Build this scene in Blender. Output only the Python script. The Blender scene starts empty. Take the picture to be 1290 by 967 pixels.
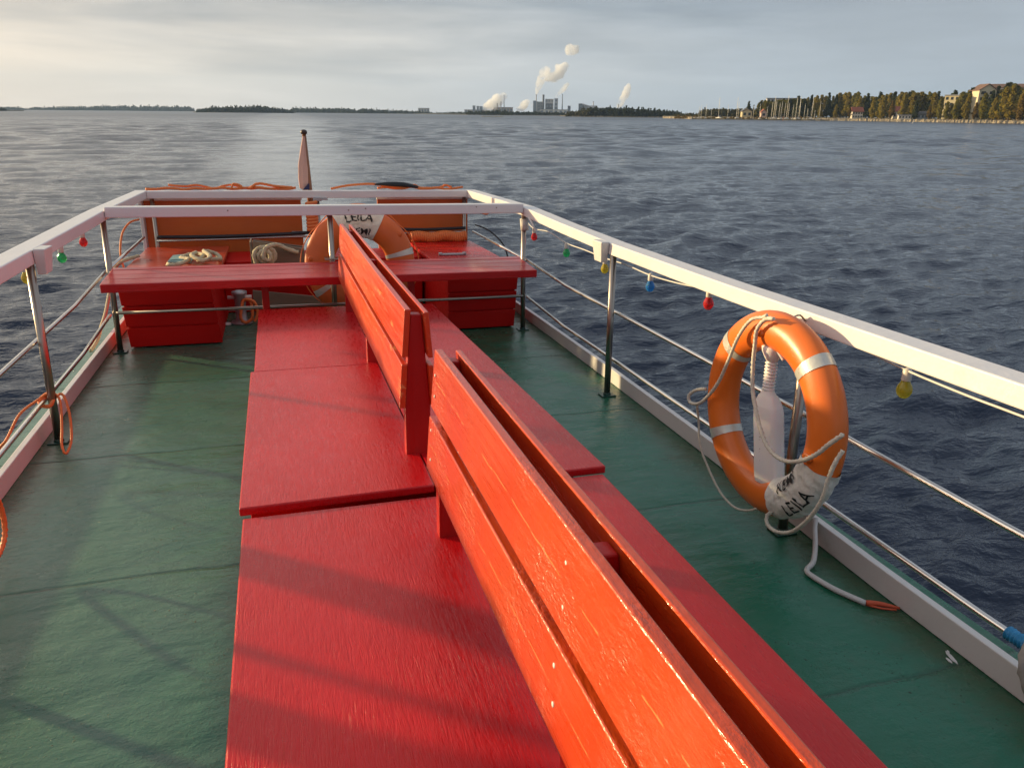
import bpy, bmesh, math, random
import numpy as np
from mathutils import Matrix, Vector

random.seed(7)
rng = np.random.default_rng(11)
scene = bpy.context.scene
COL = scene.collection
R = math.radians

# ------------------------------------------------------------------ frames
# Boat frame: x to starboard side of the picture, y towards the stern, z up from the deck.
# The boat sits on the sea with a little trim and heel.
CAM_H = 1.6              # eye height above the deck
SEA_H = 3.3              # eye height above the water
F_PX, W_PX, H_PX = 950.0, 1290.0, 967.0


def cam_matrix(yaw, pitch, roll):
    return (Matrix.Rotation(yaw, 3, 'Z') @ Matrix.Rotation(pitch, 3, 'X') @ Matrix.Rotation(roll, 3, 'Y'))


RB = cam_matrix(R(-17.191), R(-18.086), R(-1.028))
RS = cam_matrix(R(-17.191), R(-19.72), R(-0.49))
BOAT = Matrix.Translation((0, 0, SEA_H)) @ (RS @ RB.transposed()).to_4x4() @ Matrix.Translation((0, 0, -CAM_H))
AZ0 = R(17.191)          # heading of the view, clockwise from +y


def far(az_deg, dist, z=0.0):
    """A point on the water by bearing (degrees clockwise from +y) and distance."""
    a = R(az_deg)
    return Vector((math.sin(a) * dist, math.cos(a) * dist, z))


def bearing(x):
    """Bearing in degrees of a column of the picture at the horizon."""
    y = 137.5 + 0.0085 * x
    d = RS @ Vector(((x - 645) / F_PX, 1, -(y - 483.5) / F_PX))
    return math.degrees(math.atan2(d.x, d.y))


# ------------------------------------------------------------------ materials
def new_mat(name):
    m = bpy.data.materials.new(name)
    m.use_nodes = True
    nt = m.node_tree
    b = nt.nodes['Principled BSDF']
    return m, nt, b


def N(nt, typ, **kw):
    n = nt.nodes.new(typ)
    for k, v in kw.items():
        if k in ('operation', 'blend_type', 'data_type', 'noise_dimensions', 'wave_type', 'bands_direction', 'feature', 'interpolation', 'noise_type', 'sky_type', 'attribute_name'):
            setattr(n, k, v)
        else:
            n.inputs[k.replace('_', ' ')].default_value = v
    return n


def L(nt, a, b):
    nt.links.new(a, b)


def coords(nt, scale=(1, 1, 1), kind='Object'):
    tc = nt.nodes.new('ShaderNodeTexCoord')
    mp = nt.nodes.new('ShaderNodeMapping')
    mp.inputs['Scale'].default_value = scale
    L(nt, tc.outputs[kind], mp.inputs['Vector'])
    return mp.outputs['Vector']


def noise(nt, vec, scale, detail=4, rough=.55, dist=0.0):
    n = nt.nodes.new('ShaderNodeTexNoise')
    n.inputs['Scale'].default_value = scale
    n.inputs['Detail'].default_value = detail
    n.inputs['Roughness'].default_value = rough
    n.inputs['Distortion'].default_value = dist
    if vec is not None:
        L(nt, vec, n.inputs['Vector'])
    return n.outputs['Fac']


def ramp(nt, fac, stops):
    r = nt.nodes.new('ShaderNodeValToRGB')
    el = r.color_ramp.elements
    while len(el) < len(stops):
        el.new(.5)
    for e, (p, c) in zip(el, stops):
        e.position = p
        e.color = (c, c, c, 1) if isinstance(c, (int, float)) else (*c, 1)
    L(nt, fac, r.inputs['Fac'])
    return r.outputs['Color']


def mixc(nt, fac, a, b, blend='MIX'):
    m = nt.nodes.new('ShaderNodeMix')
    m.data_type = 'RGBA'
    m.blend_type = blend
    for s, v in ((m.inputs['Factor'], fac), (m.inputs['A'], a), (m.inputs['B'], b)):
        pass
    fa, ia, ib = m.inputs[0], m.inputs[6], m.inputs[7]
    for s, v in ((fa, fac), (ia, a), (ib, b)):
        if isinstance(v, (int, float)):
            s.default_value = v
        elif isinstance(v, tuple):
            s.default_value = (*v, 1)
        else:
            L(nt, v, s)
    return m.outputs[2]


def math_n(nt, op, a, b=None, c=None):
    m = nt.nodes.new('ShaderNodeMath')
    m.operation = op
    for i, v in enumerate((a, b, c)):
        if v is None:
            continue
        if isinstance(v, (int, float)):
            m.inputs[i].default_value = v
        else:
            L(nt, v, m.inputs[i])
    return m.outputs[0]


def bump(nt, height, strength, dist, prev=None):
    b = nt.nodes.new('ShaderNodeBump')
    b.inputs['Strength'].default_value = strength
    b.inputs['Distance'].default_value = dist
    L(nt, height, b.inputs['Height'])
    if prev is not None:
        L(nt, prev, b.inputs['Normal'])
    return b.outputs['Normal']


def simple(name, col, rough=.5, metal=0.0, spec=.5, var=.12, nscale=6.0, bumpd=0.0, bscale=40.0, **extra):
    m, nt, b = new_mat(name)
    v = coords(nt)
    f = noise(nt, v, nscale, 5, .6)
    dark = tuple(c * (1 - var) for c in col)
    lite = tuple(min(1, c * (1 + var)) for c in col)
    L(nt, mixc(nt, f, dark, lite), b.inputs['Base Color'])
    r = ramp(nt, noise(nt, v, nscale * 2.3, 4), [(.3, max(.02, rough * .8)), (.7, min(1, rough * 1.2))])
    L(nt, r, b.inputs['Roughness'])
    b.inputs['Metallic'].default_value = metal
    b.inputs['Specular IOR Level'].default_value = spec
    for k, val in extra.items():
        b.inputs[k.replace('_', ' ')].default_value = val
    if bumpd:
        L(nt, bump(nt, noise(nt, v, bscale, 3), 1.0, bumpd), b.inputs['Normal'])
    return m


def painted_wood(name, col, grain=(55, 4, 55), grain_depth=.0012, rough=.32, chips=0.0, chip_col=(.62, .42, .30), col2=None, stain=0.0, coat=.18, crack=False, lump=0.0, spec=.4, coat_rough=.12, ridge=0.0):
    """Gloss paint over wood: the grain prints through, and it may be chipped along the grain."""
    m, nt, b = new_mat(name)
    vo = coords(nt)
    vg = coords(nt, grain)
    g = noise(nt, vg, 1.0, 5, .62, .4)
    big = noise(nt, vo, 1.6, 3)
    c2 = col2 or tuple(c * .72 for c in col)
    c = mixc(nt, ramp(nt, big, [(.35, 0.), (.68, 1.)]), col, c2)
    fine = noise(nt, coords(nt, (grain[0] * .3, grain[1] * .5, grain[2] * .3)), 1.0, 4)
    c = mixc(nt, ramp(nt, fine, [(.4, 0.), (.75, .16)]), c, tuple(x * .6 for x in col))
    h = g
    if stain:
        s = ramp(nt, noise(nt, vo, 14, 6, .75), [(.64, 0.), (.72, stain)])
        c = mixc(nt, s, c, tuple(x * .35 + .01 for x in col))
    if chips:
        k1 = ramp(nt, noise(nt, coords(nt, (grain[0] * .9, grain[1] * 2.0, grain[2] * .9)), 1.0, 4, .7), [(.62 - chips, 0.), (.66 - chips, 1.)])
        k2 = ramp(nt, noise(nt, vo, 7, 3), [(.52, 0.), (.6, 1.)])
        k = math_n(nt, 'MULTIPLY', k1, k2)
        c = mixc(nt, k, c, chip_col)
        h = math_n(nt, 'SUBTRACT', g, math_n(nt, 'MULTIPLY', k, .5))
    if crack:
        sp = nt.nodes.new('ShaderNodeSeparateXYZ')
        L(nt, vo, sp.inputs[0])
        wob = noise(nt, coords(nt, (0, 1.6, 0)), 1.0, 4, .6)
        ks = None
        for z0, wd in ((.925, .0013), (.728, .0010)):
            dz_ = math_n(nt, 'ABSOLUTE', math_n(nt, 'SUBTRACT', sp.outputs['Z'], math_n(nt, 'MULTIPLY_ADD', wob, .05, z0 - .025)))
            k_ = math_n(nt, 'LESS_THAN', dz_, math_n(nt, 'MULTIPLY', noise(nt, coords(nt, (60, 40, 60)), 1.0, 3), wd * 2.2))
            ks = k_ if ks is None else math_n(nt, 'MAXIMUM', ks, k_)
        ks = math_n(nt, 'MULTIPLY', ks, ramp(nt, noise(nt, coords(nt, (30, 14, 30)), 1.0, 4), [(.44, 0.), (.52, 1.)]))
        pit = math_n(nt, 'MULTIPLY', ramp(nt, noise(nt, coords(nt, (1, .6, 1)), 48, 3, .6), [(.70, 0.), (.735, 1.)]), ramp(nt, noise(nt, vo, 5, 3), [(.5, 0.), (.58, .8)]))
        ks = math_n(nt, 'MAXIMUM', ks, pit)
        c = mixc(nt, ks, c, chip_col)
        h = math_n(nt, 'SUBTRACT', h, math_n(nt, 'MULTIPLY', ks, .8))
    L(nt, c, b.inputs['Base Color'])
    L(nt, ramp(nt, g, [(.3, rough * .75), (.7, min(1, rough * 1.5))]), b.inputs['Roughness'])
    n1 = bump(nt, noise(nt, vo, 5, 3), .5, .004)
    L(nt, bump(nt, h, 1.0, grain_depth, n1), b.inputs['Normal'])
    if ridge:
        nr_ = nt.nodes[-1].outputs['Normal']
        rg = noise(nt, coords(nt, (120, 11, 120)), 1.0, 4, .55, .9)
        rv = math_n(nt, 'POWER', math_n(nt, 'SUBTRACT', 1.0, math_n(nt, 'MULTIPLY', math_n(nt, 'ABSOLUTE', math_n(nt, 'SUBTRACT', rg, .5)), 4.0)), 2.0)
        rm_ = ramp(nt, noise(nt, vo, 2.7, 4, .6), [(.35, .25), (.65, 1.)])
        L(nt, bump(nt, math_n(nt, 'MULTIPLY', rv, rm_), 1.0, ridge, nr_), b.inputs['Normal'])
    if lump:
        nl = b.inputs['Normal'].links[0].from_socket
        lv = coords(nt, (1, .45, 1))
        lmask = ramp(nt, noise(nt, vo, 4, 3), [(.45, .15), (.65, 1.)])
        lh = math_n(nt, 'MULTIPLY', noise(nt, lv, 75, 4, .65), lmask)
        L(nt, bump(nt, lh, 1.0, lump, nl), b.inputs['Normal'])
        L(nt, b.inputs['Normal'].links[0].from_socket, b.inputs['Coat Normal'])
    b.inputs['Specular IOR Level'].default_value = spec
    b.inputs['Coat Weight'].default_value = coat
    b.inputs['Coat Roughness'].default_value = coat_rough
    return m


RED = (.60, .014, .016)
M = {}
M['red_panel'] = painted_wood('red_panel_paint', (.57, .0065, .009), (75, 14, 75), .0011, .27, stain=.45, col2=(.50, .0055, .008), coat=.10, spec=.36, lump=.0007, ridge=.0006)
M['red_slat'] = painted_wood('red_slat_paint', (.60, .066, .007), (85, 2.6, 85), .0010, .30, chips=.0, col2=(.55, .034, .005), chip_col=(.72, .25, .07), crack=True, lump=.0055, coat=.5)
M['red_slat_far'] = painted_wood('red_worn_slat_paint', (.72, .070, .008), (52, 2.0, 52), .0012, .34, chips=.04, col2=(.62, .034, .006), chip_col=(.78, .22, .07), lump=.0015, coat=.3)
M['red_post'] = painted_wood('red_post_paint', (.50, .005, .003), (50, 50, 5), .0010, .40, coat=.08)
M['red_box'] = painted_wood('red_box_paint', (.56, .0045, .0012), (5, 50, 50), .0010, .5, col2=(.47, .0035, .0012), coat=.03, spec=.2)
M['red_bench'] = painted_wood('red_bench_paint', (.56, .0075, .009), (3.5, 55, 55), .0015, .30, chips=.0, coat=.3, spec=.3)
M['lid_sunlit'] = painted_wood('sunlit_red_lid_paint', (.58, .060, .018), (5, 40, 40), .0006, .32, coat=.3)  # red lid with warm sun and orange bounce put into its colour
M['orange_board'] = painted_wood('orange_board_paint', (.62, .135, .018), (5, 40, 40), .0008, .5, col2=(.54, .105, .015))
M['grey_wood'] = painted_wood('bare_grey_wood', (.20, .15, .11), (8, 60, 60), .002, .8)
M['varnish'] = painted_wood('varnished_wood', (.30, .11, .04), (50, 50, 6), .0008, .25)
def white_paint(name, col, rough, age):
    m, nt, b = new_mat(name)
    v = coords(nt)
    c = mixc(nt, noise(nt, v, 3, 5, .6), tuple(x * .93 for x in col), col)
    k = ramp(nt, noise(nt, v, 5, 6, .72), [(.60, 0.), (.74, age)])
    c = mixc(nt, k, c, (.40, .33, .26))
    r = math_n(nt, 'MULTIPLY', ramp(nt, noise(nt, v, 38, 4, .7), [(.70, 0.), (.74, 1.)]), ramp(nt, noise(nt, v, 2.3, 3), [(.5, 0.), (.6, age * 1.6)]))
    c = mixc(nt, r, c, (.16, .075, .035))
    L(nt, c, b.inputs['Base Color'])
    L(nt, ramp(nt, noise(nt, v, 7, 4), [(.3, rough * .8), (.7, rough * 1.3)]), b.inputs['Roughness'])
    n1 = bump(nt, noise(nt, v, 9, 3), 1.0, .003)
    L(nt, bump(nt, noise(nt, v, 60, 3), 1.0, .0006, n1), b.inputs['Normal'])
    return m


M['white'] = white_paint('white_gloss_paint', (.80, .765, .755), .34, .22)
M['white_old'] = white_paint('white_aged_paint', (.70, .675, .66), .4, .40)
M['steel'] = simple('stainless_steel', (.74, .70, .66), .22, 1.0, var=.0, nscale=1)
M['steel_dark'] = simple('weathered_steel', (.40, .34, .29), .33, 1.0, var=.12, nscale=5)
M['black'] = simple('black_rubber', (.015, .016, .02), .55)
M['galv'] = simple('grey_galvanised_metal', (.42, .42, .44), .5, .6, var=.2, nscale=12)
M['orange_plastic'] = simple('orange_plastic', (.73, .158, .018), .36, var=.10, nscale=5, bumpd=.0015, bscale=9)
M['orange_worn'] = simple('faded_orange_plastic', (.66, .135, .025), .42, var=.14, nscale=7, bumpd=.0015, bscale=9)
M['reflective'] = simple('silver_reflective_tape', (.60, .59, .54), .33, .35, var=.15, nscale=25, bumpd=.001, bscale=60)
M['canvas'] = simple('white_canvas', (.70, .67, .61), .7, var=.14, nscale=14, bumpd=.012, bscale=17)
M['ink'] = simple('black_lettering', (.012, .012, .014), .6)
M['bottle'] = simple('white_translucent_plastic', (.80, .75, .73), .35, var=.05, Subsurface_Weight=.25, Subsurface_Scale=.02)
M['print'] = simple('pale_pink_print', (.52, .40, .40), .5)
M['rope_white'] = simple('white_braided_rope', (.60, .55, .46), .85, var=.45, nscale=75)
M['rope_grey'] = simple('grey_hemp_rope', (.36, .33, .30), .9, var=.3, nscale=60)
M['rope_tan'] = simple('tan_hemp_rope', (.50, .42, .28), .9, var=.25, nscale=60)
M['rope_orange'] = simple('orange_synthetic_rope', (.78, .20, .05), .6, var=.2, nscale=50)
M['cable_white'] = simple('grey_white_hose', (.60, .58, .56), .45)
M['cable_orange'] = simple('orange_wire_ends', (.62, .10, .04), .6)
M['blue_tape'] = simple('blue_tape', (.03, .26, .52), .45, var=.3, nscale=40, bumpd=.004, bscale=60)
M['flag'] = simple('salmon_flag_cloth', (.72, .42, .33), .8, var=.1)
M['flag_blue'] = simple('dark_blue_flag_cloth', (.03, .035, .10), .8)
M['brown'] = simple('dark_brown_wood', (.05, .025, .018), .4)
M['plate'] = simple('pale_green_plastic', (.26, .42, .40), .45, var=.2)
M['wire'] = simple('white_wire', (.70, .68, .66), .5)
M['socket'] = simple('white_lamp_socket', (.72, .68, .62), .4)
M['hull'] = simple('green_hull_paint', (.02, .07, .05), .4)
M['flange'] = simple('green_painted_flange', (.010, .06, .042), .35, var=.25, nscale=20)


def deck_material():
    m, nt, b = new_mat('green_deck_paint')
    vo = coords(nt)
    big = noise(nt, vo, 1.1, 4, .6)
    c = mixc(nt, ramp(nt, big, [(.3, 0.), (.7, 1.)]), (.002, .118, .064), (.004, .140, .080))
    dirt = ramp(nt, noise(nt, coords(nt, (2.2, 1.2, 1)), 1.7, 6, .7), [(.48, 0.), (.75, .45)])
    c = mixc(nt, dirt, c, (.035, .095, .048))
    # grime against the toe boards and the benches
    sp_ = nt.nodes.new('ShaderNodeSeparateXYZ')
    L(nt, vo, sp_.inputs[0])
    # port side painted paler: sunlit sheen put into the colour, with some walkway wear
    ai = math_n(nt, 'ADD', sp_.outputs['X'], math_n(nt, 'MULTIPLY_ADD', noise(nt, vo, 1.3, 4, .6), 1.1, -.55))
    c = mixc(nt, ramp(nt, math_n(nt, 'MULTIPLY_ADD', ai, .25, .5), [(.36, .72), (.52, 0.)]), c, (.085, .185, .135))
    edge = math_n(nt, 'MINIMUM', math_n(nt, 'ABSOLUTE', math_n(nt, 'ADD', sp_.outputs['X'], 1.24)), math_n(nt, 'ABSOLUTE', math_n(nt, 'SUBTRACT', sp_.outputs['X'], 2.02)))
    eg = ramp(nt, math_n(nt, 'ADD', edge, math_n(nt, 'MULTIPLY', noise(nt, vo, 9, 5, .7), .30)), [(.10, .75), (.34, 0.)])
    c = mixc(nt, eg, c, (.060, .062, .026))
    # blisters, scuffs and rust specks
    sp = math_n(nt, 'MULTIPLY', ramp(nt, noise(nt, vo, 55, 4, .7), [(.64, 0.), (.69, 1.)]), ramp(nt, noise(nt, vo, 3.2, 3), [(.48, 0.), (.6, .85)]))
    c = mixc(nt, sp, c, (.035, .026, .015))
    scv = coords(nt, (26, 3.2, 1))
    sc = math_n(nt, 'MULTIPLY', ramp(nt, noise(nt, scv, 1.3, 5, .7, 1.2), [(.68, 0.), (.71, 1.)]), ramp(nt, noise(nt, vo, 2.1, 3), [(.5, 0.), (.62, .6)]))
    c = mixc(nt, sc, c, (.09, .17, .12))
    # plate seams across the deck
    yw = math_n(nt, 'ADD', sp_.outputs['Y'], math_n(nt, 'MULTIPLY_ADD', noise(nt, vo, 2.5, 3), .05, -.025))
    fr = math_n(nt, 'FRACT', math_n(nt, 'DIVIDE', math_n(nt, 'ADD', yw, .35), 1.25))
    seam = math_n(nt, 'ABSOLUTE', math_n(nt, 'SUBTRACT', fr, .5))
    sm = ramp(nt, seam, [(.0, 1.), (.012, 0.)])
    c = mixc(nt, math_n(nt, 'MULTIPLY', sm, .45), c, (.004, .030, .018))
    L(nt, c, b.inputs['Base Color'])
    L(nt, ramp(nt, noise(nt, vo, 3, 5), [(.3, .15), (.7, .34)]), b.inputs['Roughness'])
    b.inputs['Specular IOR Level'].default_value = .5
    n0 = bump(nt, noise(nt, coords(nt, (.8, 1.6, 1)), 2.2, 3), .9, .030)
    n1 = bump(nt, noise(nt, coords(nt, (.8, 1.2, 1)), 42, 5, .68, .6), 1.0, .0024, n0)
    n1 = bump(nt, noise(nt, coords(nt, (.6, 1.3, 1)), 14, 3, .5, .8), 1.0, .0030, n1)
    n2 = bump(nt, math_n(nt, 'ADD', math_n(nt, 'MULTIPLY', sm, -1.0), math_n(nt, 'MULTIPLY', sp, .5)), 1.0, .003, n1)
    L(nt, bump(nt, noise(nt, vo, 110, 3), 1.0, .0012, n2), b.inputs['Normal'])
    return m


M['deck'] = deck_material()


def glass_bulb(name, col):
    m, nt, b = new_mat(name)
    b.inputs['Base Color'].default_value = (*col, 1)
    b.inputs['Roughness'].default_value = .06
    b.inputs['Transmission Weight'].default_value = .55
    b.inputs['IOR'].default_value = 1.2
    b.inputs['Coat Weight'].default_value = .5
    L(nt, bump(nt, noise(nt, coords(nt), 20, 2), .4, .002), b.inputs['Normal'])
    return m


BULB = {'red': glass_bulb('red_bulb_glass', (.85, .04, .04)), 'green': glass_bulb('green_bulb_glass', (.05, .62, .20)),
        'yellow': glass_bulb('yellow_bulb_glass', (.72, .58, .05)), 'blue': glass_bulb('blue_bulb_glass', (.04, .30, .75))}


def foliage(name, c1, c2):
    m, nt, b = new_mat(name)
    f = noise(nt, coords(nt), .9, 3)
    c = mixc(nt, ramp(nt, f, [(.35, 0.), (.65, 1.)]), c1, c2)
    L(nt, c, b.inputs['Base Color'])
    b.inputs['Roughness'].default_value = .8
    b.inputs['Specular IOR Level'].default_value = .15
    tr = nt.nodes.new('ShaderNodeBsdfTranslucent')      # light also comes through the leaves
    L(nt, c, tr.inputs['Color'])
    mx = nt.nodes.new('ShaderNodeMixShader')
    mx.inputs[0].default_value = .48
    L(nt, b.outputs[0], mx.inputs[1])
    L(nt, tr.outputs[0], mx.inputs[2])
    L(nt, mx.outputs[0], nt.nodes['Material Output'].inputs['Surface'])
    return m


M['leaf_a'] = foliage('yellow_green_leaves', (.33, .245, .036), (.20, .175, .03))
M['leaf_b'] = foliage('mid_green_leaves', (.25, .21, .036), (.16, .155, .03))
M['leaf_c'] = foliage('autumn_yellow_leaves', (.22, .14, .03), (.14, .10, .024))
M['needle'] = foliage('dark_green_needles', (.07, .08, .026), (.045, .058, .02))
M['forest'] = foliage('far_forest_leaves', (.040, .048, .020), (.024, .034, .016))
M['forest_gold'] = foliage('far_golden_forest_leaves', (.085, .07, .02), (.045, .048, .016))
M['bark'] = simple('grey_brown_bark', (.16, .12, .08), .9)
M['reed'] = simple('dry_reed', (.24, .18, .08), .9, var=.3, nscale=.4)


def wall_mat(name, col, rough=.8):
    return simple(name, col, rough, var=.08, nscale=.3)


# ------------------------------------------------------------------ mesh builder
class MB:
    def __init__(self):
        self.v, self.f, self.smooth = [], [], []

    def add(self, vs, fs, smooth=False):
        o = len(self.v)
        self.v += [tuple(p) for p in vs]
        self.f += [tuple(i + o for i in q) for q in fs]
        self.smooth += [smooth] * len(fs)
        return self

    def hexa(self, p):          # 8 corners: bottom 0-3 ccw, top 4-7 ccw
        return self.add(p, [(3, 2, 1, 0), (4, 5, 6, 7), (0, 1, 5, 4), (1, 2, 6, 5), (2, 3, 7, 6), (3, 0, 4, 7)])

    def box(self, x0, x1, y0, y1, z0, z1):
        return self.hexa([(x0, y0, z0), (x1, y0, z0), (x1, y1, z0), (x0, y1, z0), (x0, y0, z1), (x1, y0, z1), (x1, y1, z1), (x0, y1, z1)])

    def sweep_box(self, secs):  # list of 4-corner loops
        o = []
        for s in secs:
            o += list(s)
        fs = [(3, 2, 1, 0)]
        n = len(secs)
        for k in range(n - 1):
            a = 4 * k
            for i in range(4):
                j = (i + 1) % 4
                fs.append((a + i, a + j, a + 4 + j, a + 4 + i))
        a = 4 * (n - 1)
        fs.append((a, a + 1, a + 2, a + 3))
        return self.add(o, fs)

    def tube(self, pts, r, seg=10, closed=False, lobes=0, pitch=.05, depth=.18, smooth=True):
        P = [Vector(p) for p in pts]
        n = len(P)
        rad = r if isinstance(r, (list, tuple)) else [r] * n
        up = None
        vs, s = [], 0.0
        for i in range(n):
            if closed:
                t = (P[(i + 1) % n] - P[i - 1])
            else:
                t = P[min(i + 1, n - 1)] - P[max(i - 1, 0)]
            if t.length < 1e-9:
                t = Vector((0, 0, 1))
            t.normalize()
            if up is None:
                up = Vector((0, 0, 1)) if abs(t.z) < .9 else Vector((1, 0, 0))
            a = (up - t * up.dot(t)).normalized()
            up = a
            b = t.cross(a)
            if i:
                s += (P[i] - P[i - 1]).length
            for k in range(seg):
                th = 2 * math.pi * k / seg
                rr = rad[i]
                if lobes:
                    rr *= 1 - depth * .5 * (1 - math.cos(lobes * (th - 2 * math.pi * s / pitch)))
                vs.append(P[i] + (a * math.cos(th) + b * math.sin(th)) * rr)
        fs = []
        m = n if closed else n - 1
        for i in range(m):
            for k in range(seg):
                a0, a1 = i * seg + k, i * seg + (k + 1) % seg
                b0, b1 = ((i + 1) % n) * seg + k, ((i + 1) % n) * seg + (k + 1) % seg
                fs.append((a0, a1, b1, b0))
        if not closed:
            fs.append(tuple(range(seg - 1, -1, -1)))
            fs.append(tuple((n - 1) * seg + k for k in range(seg)))
        return self.add(vs, fs, smooth)

    def rope(self, ctrl, r, pitch=None, step=None, lobes=3, seg=18, depth=.42, closed=False):
        return self.tube(spline(ctrl, step or r * 1.0, closed), r, seg, closed, lobes, pitch or r * 6, depth)

    def lathe(self, prof, c=(0, 0, 0), seg=24, axis=None, sx=1.0, sy=1.0):
        vs = []
        for (r, z) in prof:
            for k in range(seg):
                t = 2 * math.pi * k / seg
                vs.append(Vector((r * math.cos(t) * sx, r * math.sin(t) * sy, z)))
        if axis is not None:
            q = Vector((0, 0, 1)).rotation_difference(Vector(axis).normalized()).to_matrix()
            vs = [q @ v for v in vs]
        vs = [v + Vector(c) for v in vs]
        fs = []
        for i in range(len(prof) - 1):
            for k in range(seg):
                fs.append((i * seg + k, i * seg + (k + 1) % seg, (i + 1) * seg + (k + 1) % seg, (i + 1) * seg + k))
        fs.append(tuple(range(seg - 1, -1, -1)))
        fs.append(tuple((len(prof) - 1) * seg + k for k in range(seg)))
        return self.add(vs, fs, True)

    def grid(self, fn, nu, nv, closed_u=False, closed_v=False, smooth=True):
        vs = [fn(i / (nu if closed_u else nu - 1), j / (nv if closed_v else nv - 1)) for i in range(nu) for j in range(nv)]
        fs = []
        for i in range(nu if closed_u else nu - 1):
            for j in range(nv if closed_v else nv - 1):
                i2, j2 = (i + 1) % nu, (j + 1) % nv
                fs.append((i * nv + j, i2 * nv + j, i2 * nv + j2, i * nv + j2))
        return self.add(vs, fs, smooth)


def spline(ctrl, step, closed=False):
    P = [Vector(p) for p in ctrl]
    n = len(P)
    out = []
    for i in range(n if closed else n - 1):
        p0 = P[i - 1] if (i or closed) else P[0]
        p1, p2 = P[i], P[(i + 1) % n]
        p3 = P[(i + 2) % n] if (closed or i + 2 < n) else P[-1]
        k = max(2, int((p2 - p1).length / step))
        for j in range(k):
            t = j / k
            out.append(.5 * ((2 * p1) + (p2 - p0) * t + (2 * p0 - 5 * p1 + 4 * p2 - p3) * t * t + (3 * p1 - p0 - 3 * p2 + p3) * t ** 3))
    if not closed:
        out.append(P[-1])
    return out


BASE = {}


def set_tags(o, label=None, cat=None, group=None, kind=None):
    if label:
        o['label'] = label
    if cat:
        o['category'] = cat
    if group:
        o['group'] = group
    if kind:
        o['kind'] = kind


def mesh_of(mb, name, base):
    me = bpy.data.meshes.new(name)
    me.from_pydata([(x - base[0], y - base[1], z - base[2]) for (x, y, z) in mb.v], [], mb.f)
    me.polygons.foreach_set('use_smooth', mb.smooth)
    me.update()
    return me


def finish(o, bevel):
    if bevel:
        md = o.modifiers.new('bevel', 'BEVEL')
        md.width = bevel
        md.segments = 2
        md.limit_method = 'ANGLE'
        md.angle_limit = R(40)


def thing(name, label, cat, loc, group=None, frame=BOAT):
    """An Empty at the thing's base; its parts are added with part()."""
    o = bpy.data.objects.new(name, None)
    o.empty_display_size = .1
    COL.objects.link(o)
    o.matrix_world = frame @ Matrix.Translation(loc)
    BASE[o.name] = Vector(loc)
    set_tags(o, label, cat, group)
    return o


def part(name, mb, mat, parent, bevel=0, label=None, kind=None):
    root = parent
    while root.parent:
        root = root.parent
    o = bpy.data.objects.new(name, mesh_of(mb, name, BASE[root.name]))
    o.data.materials.append(mat)
    COL.objects.link(o)
    o.parent = parent
    set_tags(o, label, None, None, kind)
    finish(o, bevel)
    return o


def single(name, mb, mat, label=None, cat=None, loc=(0, 0, 0), group=None, kind=None, bevel=0, frame=BOAT):
    """A thing (or a piece of the setting) that is one mesh."""
    o = bpy.data.objects.new(name, mesh_of(mb, name, loc))
    o.data.materials.append(mat)
    COL.objects.link(o)
    o.matrix_world = frame @ Matrix.Translation(loc)
    BASE[o.name] = Vector(loc)
    set_tags(o, label, cat, group, kind)
    finish(o, bevel)
    return o


def copy_tree(o, parent=None):
    c = o.copy()
    COL.objects.link(c)
    if parent is not None:
        c.parent = parent
    for ch in list(o.children):
        copy_tree(ch, c)
    return c


# ------------------------------------------------------------------ boat: deck and hull
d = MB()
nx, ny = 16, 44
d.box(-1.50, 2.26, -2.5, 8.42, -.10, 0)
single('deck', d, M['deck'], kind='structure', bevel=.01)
h = MB()
h.sweep_box([[(-1.46, y, -.10), (-1.1 + .0, y, -2.2), (1.86, y, -2.2), (2.22, y, -.10)] for y in (-4, 0, 4, 8.36)])
single('hull', h, M['hull'], kind='structure')

# ------------------------------------------------------------------ railings
POST_Y = (.56, 2.43, 4.30, 6.13, 8.06)
RAIL_Z = {1: [(-1.5, .893), (1.5, .897), (3.0, .902), (4.3, .918), (5.2, .945), (6.13, .982), (8.2, .985)],
          -1: [(-1.5, .88), (2.0, .922), (6.13, .985), (8.2, .985)]}


def rail_z(y, s):
    P = RAIL_Z[s]
    for (a, za), (b, zb) in zip(P, P[1:]):
        if y <= b:
            return za + (zb - za) * (y - a) / (b - a)
    return P[-1][1]


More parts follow.
